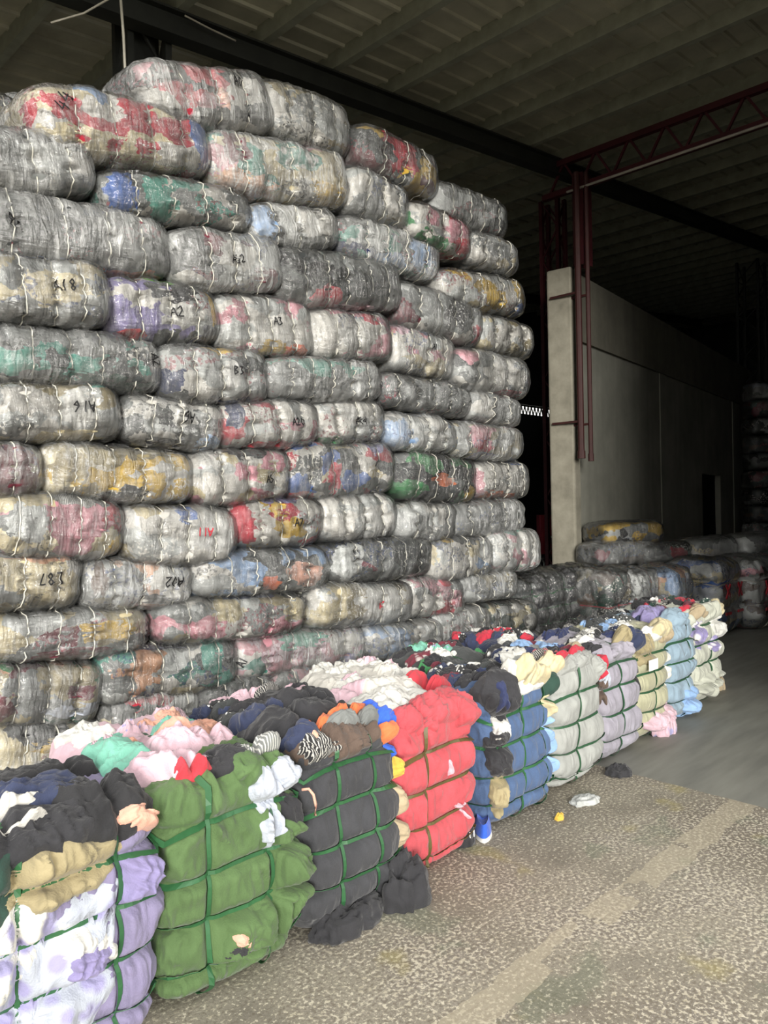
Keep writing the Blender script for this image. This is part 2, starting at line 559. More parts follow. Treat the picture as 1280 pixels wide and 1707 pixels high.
# partition wall with its pillar and the deep beam on top
A0 = at_d(952, 700, 11.0)
B0 = at_d(1250, 700, 20.0)
dw = Vector((B0.x-A0.x, B0.y-A0.y, 0))
WL = dw.length
MW = Matrix.Translation((A0.x, A0.y, 0)) @ Matrix.Rotation(math.atan2(dw.y, dw.x), 4, 'Z')
M_CON = concrete('grey_plaster', '74746a', '8e8d82')
M_PIL = concrete('rough_cast_pillar', '7a7668', 'a39e8e', 3)
M_BEAM = concrete('dark_cast_beam', '5c5a50', '726f62', 2)
dx0 = (at_d(1166, 850, 16.4)-A0).dot(dw.normalized())
m = MB().box((.1, 0, 0), (dx0, .12, 4.15), MW).box((dx0+1.5, 0, 0), (WL+.1, .12, 4.15), MW).box((dx0, 0, 2.35), (dx0+1.5, .12, 4.15), MW)
tag(m.build('wall_partition', M_CON), None, None, kind='structure')
m = MB().box((.1, -.05, 4.15), (WL+.1, .3, 5.12), MW)
tag(m.build('trim_80', M_BEAM), None, None, kind='structure')
m = MB().box((-.10, -.08, 0), (.13, .30, 5.15), MW)
pl = m.build('trim_81', M_PIL)
bv = pl.modifiers.new('bevel', 'BEVEL')
bv.width = .03
bv.segments = 2
tag(pl, None, None, kind='structure')
for f in (.35, .83):
    m = MB().box((WL*f, -.02, 0), (WL*f+.3, 0.02, 4.15), MW)
    k += 1
    tag(m.build('trim_%d' % (82+k), M_CON), None, None, kind='structure')
M_DOORWAY_DARK = flat('painted_doorway_dark', '0c0c0c', .9)
MB().box((dx0-.02, .5, 0), (dx0+1.2, .55, 2.6), MW).build('doorway_dark_sheet_1', M_DOORWAY_DARK)['kind'] = 'structure'  # near-black sheet behind the opening, its colour standing for the unlit space beyond


def lattice_column(p, zb, zt, w, mat, label, d=.25):
    o = empty('lattice_column', (p.x, p.y, zb))
    tag(o, label, 'column')
    h = zt-zb
    for sx in (-1, 1):
        for sy in (-1, 1):
            MB().box((sx*w/2-.03, sy*d/2-.03, 0), (sx*w/2+.03, sy*d/2+.03, h)).build('post', mat, o)
    m = MB()
    n = max(3, int(h/.45))
    for i in range(n):
        s = 1 if i % 2 else -1
        for sy in (-1, 1):
            m.bar((-s*w/2, sy*d/2, i*h/n), (s*w/2, sy*d/2, (i+1)*h/n), .022, .022)
        for sx in (-1, 1):
            m.bar((sx*w/2, -s*d/2, i*h/n), (sx*w/2, s*d/2, (i+1)*h/n), .022, .022)
    m.build('bracing', mat, o)
    return o


pc = at_d(966, 400, 10.9)
lattice_column(at_d(971, 400, 10.9), 5.15, roof_z(pc.x)-.5, .16, M_REDST, 'slim red steel lattice column standing on top of the grey pillar', .12)
pc = at_d(922, 400, 12.3)
lattice_column(pc, 0, roof_z(pc.x)-.4, .20, M_REDST, 'red steel lattice column rising just left behind the grey pillar', .3)
pc = at_y(242, 100, 6.15)
pc = Vector((pc.x, 6.2, 0))
oc = lattice_column(pc, 0, roof_z(pc.x)-.2, .36, M_STEEL, 'dark steel lattice column rising behind the stack at upper left', .22)
MB().box((-.12, -.02, 0), (.12, .02, roof_z(pc.x)-.2)).build('web_plate', M_STEEL, oc)
pc = at_d(1252, 500, 19.6)
lattice_column(pc, 0, roof_z(pc.x)-.2, .5, M_STEEL, 'dark steel lattice column at the far end of the partition wall', .5)

# red roof truss running across from the pillar towards the viewer's right
pt = at_d(945, 275, 11.0)
tr_ = empty('roof_truss', (pt.x, pt.y, 0))
tag(tr_, 'red steel lattice roof truss crossing from the pillar top to upper right', 'truss')
zt = roof_z(pt.x)-.25
zb = zt-.42
MB().bar((0, .4, zt), (0, -pt.y+.35, zt), .08, .08).build('chord', M_REDST, tr_)
MB().bar((0, .4, zb), (0, -pt.y+.35, zb), .08, .08).build('chord', M_REDST, tr_)
m = MB()
for i in range(11):
    y0 = .3-i*.5
    m.bar((0, y0, zb), (0, y0-.25, zt), .03, .03).bar((0, y0-.25, zt), (0, y0-.5, zb), .03, .03)
m.build('lattice', M_REDST, tr_)
# thin conduit along the truss and down pipes in front of the pillar
M_PIPE = flat('dark_red_brown_pipe', '3a1c1a', .5)
cd = empty('conduit', (pt.x-.1, pt.y, zb))
MB().tube([(0, -.05, -.06), (0, -pt.y+.4, -.06)], .018).build('pipe', flat('pale_conduit', '9a948a', .5), cd)
tag(cd, 'thin pale conduit fixed under the red roof truss', 'conduit')
for u, r, zb_, lab in ((968, .045, 2.42, 'thicker rusty down pipe in front of the grey pillar'), (984, .032, 2.38, 'thinner dark down pipe right beside the thicker rusty one')):
    p = at_d(u-2, 600, 10.72)
    o = empty('down_pipe', (p.x, p.y, zb_))
    MB().tube([(0, 0, 0), (0, 0, 6.4-zb_)], r, 10).build('pipe', M_PIPE, o)
    MB().tube([(0, 0, -.005), (0, 0, .10)], r*1.25, 10).build('end_cap', M_PIPE, o)
    for zz in (.5, 2.3):
        MB().box((-.02, 0, zz), (.02, .45, zz+.03)).build('bracket', M_PIPE, o)
    tag(o, lab, 'pipe')
# hanging cables
M_CAB = flat('pale_cable', 'a8a496', .6)


def cable(pts, r, label):
    q = []
    for i in range(len(pts)-1):
        for t in np.linspace(0, 1, 6, endpoint=(i == len(pts)-2)):
            q.append(Vector(pts[i]).lerp(Vector(pts[i+1]), t))
    base = q[-1]
    o = MB().tube([p-base for p in q], r, 6).build('cable', M_CAB, None, True)
    o.location = base
    tag(o, label, 'cable')


cable([at_d(199, -30, 5.9), at_d(206, 60, 5.9), at_d(208, 105, 5.9), at_d(213, 178, 5.9)], .011, 'pale cable hanging straight down beside the dark column at upper left')
cable([at_d(85, 38, 5.9), at_d(140, 22, 5.9), at_d(199, -12, 5.9)], .008, 'thin pale cable slung sideways under the roof at upper left')
cable([at_y(308, 26, 5.85), at_y(350, 48, 5.855), at_y(393, 68, 5.86)], .008, 'short thin white cable along the rafter above the top bale')

# ------------------------------------------------------------------ wrapped bales
GLY = {
    'A': [[(0, 0), (.4, 1.2), (.75, 0)], [(.12, .45), (.65, .5)]],
    'B': [[(0, 0), (0, 1.2), (.5, 1.0), (.05, .65), (.6, .35), (0, 0)]],
    '0': [[(.3, 0), (0, .5), (.25, 1.1), (.6, .7), (.3, 0)]],
    '1': [[(.2, 0), (.3, 1.2)]],
    '2': [[(0, .9), (.35, 1.2), (.55, .8), (0, .05), (.65, .1)]],
    '3': [[(0, 1.1), (.5, 1.1), (.2, .7), (.55, .3), (0, 0)]],
    '4': [[(.3, 1.2), (0, .5), (.6, .5)], [(.45, .9), (.4, 0)]],
    '5': [[(.55, 1.2), (.1, 1.2), (.05, .7), (.5, .5), (.4, 0), (0, .05)]],
    '6': [[(.5, 1.2), (.05, .5), (.25, 0), (.55, .35), (.1, .5)]],
    '7': [[(0, 1.1), (.6, 1.15), (.2, 0)]],
    '8': [[(.3, .6), (0, .9), (.3, 1.2), (.5, .9), (.1, .3), (.3, 0), (.55, .3), (.3, .6)]],
    '9': [[(.5, .8), (.2, 1.15), (0, .8), (.3, .6), (.5, .9), (.4, 0)]],
    'L': [[(0, 1.2), (0, 0), (.5, .05)]],
    'Y': [[(0, 1.2), (.3, .6)], [(.6, 1.2), (.2, 0)]],
    'Z': [[(0, 1.15), (.55, 1.15), (0, 0), (.6, .05)]],
    ' ': [],
}


class SoftBale:
    """long soft bale: x along its length, the front faces -y"""

    def __init__(s, L, ry, rz, strings, seed, puff=.07, lump=.05, n_end=4.2):
        s.L, s.ry, s.rz, s.seed = L, ry, rz, seed
        s.xs = strings
        s.puff, s.lump, s.ne = puff, lump, n_end
        s.nc = 4.0

    def nominal(s, a, phi):
        """a: angle along the length 0..pi, phi: around; returns unit-ish coordinates"""
        c, r = np.cos(a), np.sin(a)
        d = (np.abs(c)**s.ne+np.abs(r)**s.ne)**(1/s.ne)
        return -c/d, r/d

    def rr_at(s, xn):
        return np.clip(1-np.abs(xn)**s.ne, 0, 1)**(1/s.ne)

    def deform(s, xn, rr, phi, off=0.0, crinkle=0.0):
        cy, sz = np.cos(phi), np.sin(phi)
        d = (np.abs(cy)**s.nc+np.abs(sz)**s.nc)**(1/s.nc)
        yn, zn = -cy/d*rr, sz/d*rr
        x = xn*s.L/2
        # puffs between strings
        f = np.ones_like(x+phi)
        g = np.zeros_like(f)
        ed = [-s.L/2]+list(s.xs)+[s.L/2]
        for i in range(len(ed)-1):
            t = np.clip((x-ed[i])/(ed[i+1]-ed[i]), 0, 1)
            inside = (x >= ed[i]) & (x <= ed[i+1])
            pf = np.abs(np.sin(np.pi*t))**.55
            if i == 0:
                pf = np.where(t < .5, 1, pf)
            if i == len(ed)-2:
                pf = np.where(t > .5, 1, pf)
            f = np.where(inside, 1-s.puff*1.3*(1-pf), f)
        for xi in s.xs:
            g = np.maximum(g, np.exp(-((x-xi)/.05)**2))
        y, z = yn*s.ry*f, zn*s.rz*f
        P3 = XYZ(x, y, z)
        lum = fbm(P3*np.array([3.5, 3.2, 4.5])+s.seed*1.7, s.seed, 3)*s.lump
        wr = ridge(XYZ(x*5, np.cos(phi)*7, np.sin(phi)*7+s.seed), s.seed+3, 2)*.016*g
        endw = (1-rr)*fbm(XYZ(np.cos(phi)*5, np.sin(phi)*5, x*2), s.seed+9, 2)*.10
        q = 1+lum+wr/ s.rz+endw
        xo = x*(1+.02*fbm(XYZ(y*6, z*6, x*0+s.seed), s.seed+5, 2))
        if crinkle:
            cn = ridge(P3*np.array([14., 9., 9.])+s.seed, s.seed+21, 2)
            off = off+crinkle*cn*(1-.6*g)
        # outward direction
        ny, nz = np.sign(yn)*np.abs(yn)**(s.nc-1)/s.ry, np.sign(zn)*np.abs(zn)**(s.nc-1)/s.rz
        nx = np.sign(xn)*np.abs(xn)**(s.ne-1)/(s.L/2)*np.clip(1.0, 0, 1)
        nn = np.sqrt(nx**2+ny**2+nz**2)+1e-9
        return XYZ(xo+nx/nn*off, y*q+ny/nn*off, z*q+nz/nn*off)

    def body(s, na, nph, off=0.0, crinkle=0.0):
        a = np.linspace(.02, np.pi-.02, na)[:, None]
        ph = np.linspace(0, 2*np.pi, nph, endpoint=False)[None, :]
        xn, rr = s.nominal(a, ph)
        V = s.deform(xn+ph*0, rr+ph*0, ph+a*0, off, crinkle).reshape(-1, 3)
        Q = list(grid_quads(na, nph, True))
        Q.append(np.arange(nph)[::-1])
        Q.append((na-1)*nph+np.arange(nph))
        return V, Q

    def patch(s, x0, phi0, rx, rphi, off, seed, n=10, m=34):
        r = np.linspace(0, 1, n)[:, None]
        t = np.linspace(0, 2*np.pi, m, endpoint=False)[None, :]
        w = 1+.28*vn(XYZ(np.cos(t)*2, np.sin(t)*2, t*0+seed), seed)+.16*vn(XYZ(np.cos(t)*6, np.sin(t)*6, t*0+seed), seed)
        sq = (np.abs(np.cos(t))**3+np.abs(np.sin(t))**3)**(-1/3)
        w = w*sq
        x = np.clip(x0+rx*r*w*np.cos(t), -.97, .97)
        ph = phi0+rphi*r*w*np.sin(t)
        o = off*(1-r**6)+r**6*(-.004)+.004*vn(XYZ(x*9, ph*5, x*0), seed)*(1-r**4)
        V = s.deform(x, s.rr_at(x), ph, o).reshape(-1, 3)
        return V, list(grid_quads(n, m, True))

    def loop(s, xi, off, r=.0042, n=56, m=5):
        ph = np.linspace(0, 2*np.pi, n, endpoint=False)
        xn = np.full(n, xi/(s.L/2))
        C = s.deform(xn, s.rr_at(xn), ph, off)
        # tube around the loop
        T = np.roll(C, -1, 0)-np.roll(C, 1, 0)
        T /= np.linalg.norm(T, axis=1)[:, None]
        ex = np.array([1., 0, 0])
        Nn = np.cross(T, ex)
        Nn /= np.linalg.norm(Nn, axis=1)[:, None]
        B = np.cross(T, Nn)
        V = []
        for k in range(m):
            a = 2*np.pi*k/m
            V.append(C+r*(math.cos(a)*Nn+math.sin(a)*B))
        V = np.stack(V, 1).reshape(-1, 3)
        Q = []
        for i in range(n):
            for k in range(m):
                i2, k2 = (i+1) % n, (k+1) % m
                Q.append([i*m+k, i*m+k2, i2*m+k2, i2*m+k])
        return V, Q

    def front(s, X, Z, off):
        """point of the front surface above nominal length X and height Z"""
        xn = np.clip(X/(s.L/2), -.95, .95)
        rr = s.rr_at(xn)
        zz = np.clip(Z/(s.rz*rr), -.97, .97)
        cyn = (1-np.abs(zz)**s.nc)**(1/s.nc)
        phi = np.arctan2(zz, cyn)
        return s.deform(xn, rr, phi, off)

    def writing(s, text, X, Z, size, rot, w=.0045):
        """marker strokes laid on the wrap"""
        c, sn = math.cos(rot), math.sin(rot)
        V, Q = [], []
        adv = 0
        total = len(text)*.85
        for ch in text:
            for st in GLY.get(ch, []):
                pts = []
                for i in range(len(st)-1):
                    for t in np.linspace(0, 1, 5, endpoint=(i == len(st)-2)):
                        pts.append((st[i][0]*(1-t)+st[i+1][0]*t, st[i][1]*(1-t)+st[i+1][1]*t))
                p = np.array(pts)
                px = (p[:, 0]+adv-total/2)*size
                pz = (p[:, 1]-.6)*size
                gx, gz = X+c*px-sn*pz, Z+sn*px+c*pz
                dx, dz = np.gradient(gx), np.gradient(gz)
                l = np.sqrt(dx**2+dz**2)+1e-9
                ox, oz = -dz/l*w, dx/l*w
                L = s.front(gx-ox, gz-oz, .034)
                R_ = s.front(gx+ox, gz+oz, .034)
                b = len(V)
                for a_, b_ in zip(L, R_):
                    V += [a_, b_]
                for i in range(len(L)-1):
                    Q.append([b+2*i, b+2*i+1, b+2*i+3, b+2*i+2])
            adv += .85
        return np.array(V), Q


BALE_GROUP = 'plastic wrapped clothing bales in the tall stack'
bale_count = 0


def wrapped_bale(center, L, ry, rz, tilt, pal, ns, label, text=None, patches=(), yaw=0.0, res=1.0, wrap=None, group=BALE_GROUP, seed=None, loops=True, name='wrapped_bale'):
    global bale_count
    bale_count += 1
    seed = seed if seed is not None else bale_count*7+3
    R = random.Random(seed)
    root = empty(name, (center.x, center.y, center.z-rz), (0, -tilt, yaw))
    tag(root, label, 'bale', group)
    half = L/2
    xs = [-half+L*(i+1)/(ns+1)+R.uniform(-.02, .02)*L for i in range(ns)]
    sb = SoftBale(L, ry, rz, xs, seed, puff=R.uniform(.05, .10), lump=R.uniform(.04, .07), n_end=R.uniform(4.4, 6.5))
    up = np.array([0, 0, rz])

    def put(nm, VQ, mat, smooth=True, par=root):
        V, Q = VQ
        return link(nm, mesh_np(nm, V+up, Q, smooth), mat, par)
    body = put('clothing', sb.body(int(64*res), int(48*res)), patchwork(pal, seed))
    for (x0, ph, rx, rp, key) in patches:
        pat = None
        if len(key) > 1 and key not in PAL:
            pat = {'s': 'stripe', 'd': 'dot', 'f': 'floral', 'l': 'leopard'}[key[1]]
        g = put('garment', sb.patch(x0, math.radians(ph), rx, math.radians(rp), .0045, R.randint(0, 999)), cloth(key if pat is None else key[0], pat), par=root)
    put('plastic_wrap', sb.body(int(96*res), int(64*res), .014, .008), M_WRAP[wrap if wrap is not None else R.choice((0, 0, 1, 2))])
    if loops:
        for xi in xs:
            put('string', sb.loop(xi, .021), M_TWINE)
    if text:
        t, X, Z, size, rot, *col = text
        put('writing', sb.writing(t, X*half, Z*rz, size, math.radians(rot)), M_INKR if col else M_INK, False)
    return root


YP = 4.72
# left edge, top, bottom ; right edge, top, bottom (photo measurements), colours, strings, description, writing, pieces of clothing
A, Bt = 'in the bale wall', 0
BALES = [
 # rows from the top down
 ((62, 138, 258, 354, 200, 297), 'cccwrw', 4, 'cream and red bale ending in a blue ball of cloth at the upper left top', ('44', -.72, .35, .07, 60), [(.86, -5, .16, 50, 'b'), (.1, 30, .22, 25, 'r'), (-.35, 50, .18, 22, 'B'), (.1, -25, .16, 14, 'rd'), (.5, -30, .35, 16, 'ws'), (-.5, -35, .4, 30, 'c')]),
 ((-70, 210, 312, 167, 232, 325), 'lggdw', 3, 'grey silvery bale directly below the left end of the cream and red one', None, [(.2, 0, .4, 30, 'l')]),
 ((245, 112, 205, 456, 128, 226), 'dkrwdp', 3, 'highest bale of the stack, dark underneath with red and peach cloth', ('A0', .35, .35, .055, 0), [(.0, 60, .3, 28, 'r'), (.1, -10, .10, 16, 'S'), (-.2, -50, .5, 25, 'k'), (.5, 10, .3, 30, 'w')]),
 ((440, 122, 228, 586, 186, 266), 'lwchgl', 3, 'pale bale with striped cloth below, right next to the highest bale', None, [(-.2, -50, .55, 26, 'wl'), (-.6, 55, .3, 40, 'h'), (.2, 70, .4, 22, 'c')]),
 ((582, 205, 272, 720, 268, 342), 'drmdyk', 3, 'dark crimson bale right of the pale striped one on the sloping top', None, [(0, 0, .3, 30, 'r'), (.55, 0, .2, 25, 'y')]),
 ((712, 298, 362, 840, 345, 405), 'lgldg', 4, 'grey bale at the right end of the topmost row', None, []),
 ((352, 214, 318, 584, 265, 347), 'cwtpcy', 5, 'cream bale with green floral cloth and tan underside in the second row', None, [(-.55, -45, .4, 32, 's'), (.1, 25, .35, 28, 'tf'), (.2, -35, .35, 18, 'wl'), (.6, -35, .35, 25, 'y'), (-.7, 20, .16, 30, 'm')]),
 ((572, 275, 352, 674, 316, 388), 'wlghw', 3, 'pale crumpled bale right of the cream floral one', None, [(.3, 0, .4, 40, 'w')]),
 ((668, 336, 396, 771, 374, 442), 'wprlew', 3, 'bale with a green patch low on the left below the grey top bale', None, [(-.5, -45, .35, 26, 'e'), (-.4, 20, .25, 25, 'p')]),
 ((768, 385, 440, 849, 412, 464), 'lgwhg', 3, 'small pale grey bale at the right edge, third from the top', None, []),
 ((167, 284, 358, 418, 325, 390), 'gtlgw', 4, 'bale with a bright blue left end and teal middle in the upper left', None, [(-.78, 0, .18, 55, 'b'), (-.35, 0, .18, 60, 't')]),
 ((420, 338, 415, 568, 352, 412), 'gldwk', 3, 'bale with a sky blue left end and white middle above the dark grey one', None, [(-.7, 10, .25, 45, 'B'), (.1, 10, .3, 30, 'w')]),
 ((566, 358, 420, 730, 402, 474), 'ldBgnt', 4, 'grey and blue bale tapering down right, above the pale yellow edge bale', None, [(.5, 0, .25, 35, 'B'), (-.5, 10, .25, 40, 'l')]),
 ((727, 447, 505, 871, 472, 533), 'cwlywl', 4, 'pale bale with yellow and blue right end at the right edge of the stack', None, [(.75, 20, .2, 40, 'y'), (.75, -40, .2, 25, 'b'), (.1, -20, .25, 22, 'y')]),
 ((-60, 298, 425, 292, 376, 467), 'dddgk', 4, 'long dark grey bale with blue and orange showing underneath, upper left', ('A', -.65, .0, .06, 30), [(.45, -62, .4, 22, 'o'), (-.25, -62, .35, 22, 'b'), (.2, 35, .5, 20, 'd')]),
 ((288, 386, 478, 461, 402, 490), 'lwgldm', 3, 'silvery white bale marked on its white middle, right of the long dark grey one', ('A52', .0, -.05, .05, 8), [(0, 5, .35, 30, 'w'), (.6, -35, .3, 25, 'm')]),
 ((457, 416, 506, 662, 440, 521), 'dddkdg', 5, 'dark grey bale with crimson cloth low on its left and pale hem', None, [(-.35, -40, .25, 20, 'r'), (.1, -58, .6, 10, 'P')]),
 ((658, 466, 542, 796, 512, 584), 'lgdwmg', 4, 'grey bale with speckled print and a red ring of cloth at its right end', None, [(.2, 0, .25, 40, 'kd'), (.85, -25, .14, 30, 'r')]),
 ((790, 524, 582, 883, 543, 602), 'wcwlh', 3, 'cream bale at the right edge, directly below the yellow and blue ended one', None, []),
 ((-30, 426, 535, 176, 448, 545), 'clhgl', 3, 'beige silvery bale at the left edge with A18 written on it', ('A18', .15, .05, .055, 5), [(.1, 0, .4, 30, 'c'), (0, -55, .7, 25, 'g')]),
 ((172, 463, 570, 363, 480, 578), 'vvwldv', 3, 'lavender bale topped by bright green and black cloth with A2 on white', ('A2', .1, -.05, .06, 0), [(-.05, 62, .32, 20, 'G'), (.1, 30, .5, 18, 'k'), (.15, -8, .35, 20, 'W'), (.85, 10, .1, 40, 'y'), (.75, -40, .25, 20, 'ns'), (-.6, -50, .25, 18, 'R')]),
 ((360, 494, 588, 518, 503, 596), 'wwlwp', 3, 'white bale with A3 on it and orange cloth along the bottom', ('A3', .1, .1, .055, 0), [(.4, -55, .5, 20, 'o'), (.0, -40, .3, 12, 'y'), (.1, 0, .3, 25, 'w')]),
 ((514, 517, 600, 651, 525, 604), 'wpwlpw', 3, 'white bale with a pink top, right of the A3 bale', None, [(-.2, 62, .4, 22, 'p'), (.4, 35, .25, 14, 'r'), (-.1, -10, .5, 30, 'W')]),
 ((647, 540, 612, 753, 562, 638), 'wclwp', 3, 'cream and lilac bale with a navy corner, right of the pink topped one', ('A7', .1, .2, .04, 0), [(.0, 55, .25, 22, 'n'), (-.6, 50, .3, 25, 'P')]),
 ((749, 580, 645, 871, 602, 669), 'wgdlpw', 4, 'grey and white bale with a red scrap at the right edge, sixth from the top', None, [(.4, -48, .4, 16, 'r')]),
 ((-25, 536, 636, 270, 568, 656), 'dgdtd', 4, 'long grey green bale below the A18 bale at the left edge', ('AZ', .8, .1, .05, -80), [(.2, -45, .8, 22, 'E')]),
 ((265, 578, 668, 437, 586, 677), 'lwgdln', 3, 'silvery bale with B3 on its white middle and mustard cloth on top', ('B3', .25, .1, .05, 0), [(.15, -5, .22, 28, 'W'), (.05, 50, .3, 14, 'y'), (.0, 65, .5, 14, 'k'), (.2, -60, .6, 16, 'n')]),
 ((436, 598, 666, 631, 606, 669), 'gdgdt', 5, 'smooth grey green bale right of the B3 bale', ('A1', .85, -.2, .045, 60), []),
 ((627, 622, 672, 776, 646, 700), 'gdggd', 5, 'smooth flat dark grey bale with five strings right of the grey green one', ('A6', .8, 0, .035, 0), []),
 ((771, 652, 697, 858, 668, 715), 'wlglw', 2, 'small silvery bale at the right edge, right of the smooth flat dark grey one', None, []),
 ((-25, 638, 734, 197, 641, 735), 'lwcghl', 3, 'silvery bale with A16 upside down at the left edge', ('A16', .3, .1, .055, 180), [(.3, 0, .3, 32, 'W'), (.1, -50, .6, 16, 'c'), (.6, 60, .3, 22, 't')]),
 ((195, 656, 730, 367, 676, 755), 'wlwgd', 3, 'white bale with A6 upside down, black and blue cloth below', ('A6', .1, .15, .06, 180), [(.05, 15, .3, 25, 'W'), (.1, -50, .5, 18, 'k'), (.65, -45, .3, 22, 'B')]),
 ((363, 672, 747, 523, 668, 742), 'wlwprl', 3, 'white bale with red cloth along its lower left', ('A20', .35, .0, .05, 0), [(-.1, -55, .45, 18, 'R'), (-.8, 20, .15, 30, 'n'), (.35, -10, .2, 10, 'p')]),
 ((521, 668, 738, 641, 670, 738), 'wWlwl', 3, 'white bale with A44 above a black and green underside', ('A44', .05, .0, .05, 0), [(.1, -52, .4, 14, 'k'), (-.5, -55, .4, 18, 'e')]),
 ((639, 683, 748, 753, 702, 753), 'lBwgl', 3, 'pale blue grey bale with a white middle, right of the A44 bale', None, [(.25, -20, .35, 25, 'W')]),
 ((746, 703, 758, 866, 714, 770), 'clprhg', 4, 'grey and cream bale with maroon cloth at the right edge', None, [(-.75, 0, .2, 50, 'g'), (-.2, -50, .3, 16, 'v')]),
 ((-110, 736, 822, 66, 742, 826), 'mgdhs', 2, 'dark maroon bale cut off by the left edge of view', None, [(.2, 10, .5, 40, 'm')]),
 ((58, 738, 824, 318, 752, 842), 'cchwcy', 4, 'cream bale with houndstooth print and mustard yellow patches', None, [(.0, -40, .3, 18, 'kd'), (.3, -15, .18, 30, 'y'), (.8, 35, .15, 20, 'y'), (-.7, 0, .2, 40, 'h')]),
 ((314, 756, 845, 484, 746, 832), 'wlpwcw', 3, 'white bale with salmon pink cloth and a black streak', ('A5', .35, -.15, .045, 0), [(.5, 25, .3, 18, 'p'), (.1, 45, .4, 15, 'k'), (-.6, 45, .25, 28, 'W')]),
 ((472, 738, 835, 657, 740, 823), 'wrbgcd', 4, 'colourful bale with a blue top left and crimson and cream prints', None, [(-.65, 60, .35, 22, 'b'), (-.2, -10, .12, 30, 'r'), (-.7, -55, .25, 18, 'r'), (.0, 60, .2, 20, 'cd'), (.6, 55, .2, 28, 'v')]),
 ((654, 753, 829, 793, 764, 841), 'ddgkde', 4, 'dark bale with one orange patch and a yellow right end', None, [(.0, -5, .28, 16, 'O'), (.75, -35, .2, 25, 'y')]),
 ((788, 770, 831, 881, 770, 830), 'wwlwp', 3, 'white bale with orange bottom and blue printed corner at the right edge', None, [(-.2, -50, .7, 20, 'O'), (.5, 55, .35, 20, 'bd')]),
 ((-35, 820, 926, 201, 832, 933), 'wcpgcr', 4, 'multicolour bale with striped grey cloth on top and red blot, left edge', None, [(.2, 50, .4, 22, 'gs'), (.3, 0, .3, 20, 'p'), (.85, -35, .2, 25, 'y'), (-.5, 5, .3, 28, 'l')]),
 ((198, 843, 938, 384, 850, 942), 'wwcwlW', 3, 'white bale with a small blue patch and red lettering A11', ('A11', .2, .15, .05, 180, 1), [(-.05, 40, .2, 18, 'b')]),
 ((378, 838, 911, 533, 829, 908), 'wlpywr', 3, 'bale with a raspberry red left end and purple top', ('A7', .25, .0, .05, 0), [(-.8, 0, .2, 55, 'r'), (.0, 55, .5, 20, 'v'), (.7, -50, .3, 18, 'R'), (-.1, 30, .2, 18, 'y')]),
 ((529, 830, 904, 656, 820, 895), 'wwllw', 3, 'plain white bale directly right of the raspberry ended one', None, [(.1, -5, .3, 28, 'W')]),
 ((653, 838, 900, 757, 840, 901), 'lwglg', 3, 'silvery grey bale with one small red mark, left of the plain flat grey edge bale', None, [(.3, 15, .15, 25, 'w'), (.1, -50, .6, 16, 'g'), (.32, 12, .05, 10, 'r')]),
 ((752, 840, 898, 876, 831, 886), 'ggdgg', 4, 'plain flat grey bale at the right edge of the stack', None, []),
 ((-95, 916, 1012, 128, 926, 1016), 'clhwg', 3, 'beige bale with L87 written upside down at the left edge', ('L87', .35, .1, .055, 185), [(.1, 10, .6, 30, 'c'), (.2, 55, .6, 16, 'd'), (.3, 38, .5, 8, 's')]),
 ((128, 934, 1012, 319, 935, 1012), 'llgwhs', 3, 'silvery bale with A02 upside down, right of the L87 bale', ('A02', .45, .1, .055, 180), [(.3, 10, .25, 28, 'w'), (.2, -30, .25, 10, 'k'), (-.75, 10, .12, 40, 'X')]),
 ((316, 926, 996, 541, 906, 982), 'ldglBw', 4, 'grey bale with a salmon patch toward its right end', None, [(.55, -15, .25, 35, 'S'), (.0, -25, .14, 14, 'o'), (.7, 50, .25, 20, 'B')]),
 ((539, 906, 969, 714, 894, 960), 'dddmdg', 4, 'dark slate bale with silvery left end in the lower middle', None, [(-.75, 0, .22, 55, 'l')]),
 ((711, 898, 967, 816, 893, 962), 'wBwldc', 3, 'white bale with a yellow top left corner', None, [(-.6, 58, .3, 18, 'y'), (.1, 45, .2, 20, 'd')]),
 ((806, 886, 952, 889, 882, 948), 'wlewp', 3, 'white and mint bale with red gingham at its lower right corner', None, [(.7, -45, .25, 16, 'Rd'), (-.2, 50, .3, 14, 't')]),
 ((-35, 1026, 1106, 248, 1012, 1086), 'ghcmlc', 4, 'bale with a long raspberry red underside and lemon yellow cloth', ('A17', .9, .0, .045, 75), [(.0, -48, .6, 22, 'm'), (.35, 5, .4, 22, 'y'), (.8, -25, .15, 20, 'd')]),
 ((252, 1006, 1073, 505, 983, 1056), 'lghwpc', 5, 'silvery bale with cream and pink right end, navy folds on top', ('A', .9, -.2, .05, 80), [(.0, 62, .25, 18, 'N'), (.3, 62, .2, 18, 'N'), (.75, 10, .2, 40, 'c'), (.8, -35, .2, 20, 'p')]),
 ((503, 976, 1045, 674, 968, 1036), 'wwlwch', 4, 'bright white bale with small red lettering', ('A7', .15, .0, .04, 20, 1), [(.25, 10, .5, 35, 'W'), (.05, 60, .2, 12, 'k')]),
 ((662, 965, 1030, 767, 960, 1030), 'wlrwgp', 3, 'white and red bale next to the bright white one', None, [(.3, 40, .2, 14, 'r')]),
 ((757, 960, 1002, 857, 948, 995), 'gdlgh', 3, 'flat grey bale at the right edge, below the bale with red gingham', None, []),
 ((-40, 1108, 1212, 159, 1105, 1206), 'ghmges', 3, 'dusty green grey bale with a white band, lower left edge', None, [(.5, -25, .5, 12, 'L'), (.5, -45, .6, 10, 'E'), (.6, 5, .3, 16, 'm')]),
 ((157, 1082, 1190, 392, 1068, 1140), 'lgwtds', 4, 'silvery bale topped with navy polka dot cloth, lower left', None, [(-.1, 62, .5, 16, 'nd'), (.5, 30, .15, 40, 't'), (.1, -45, .3, 18, 'c')]),
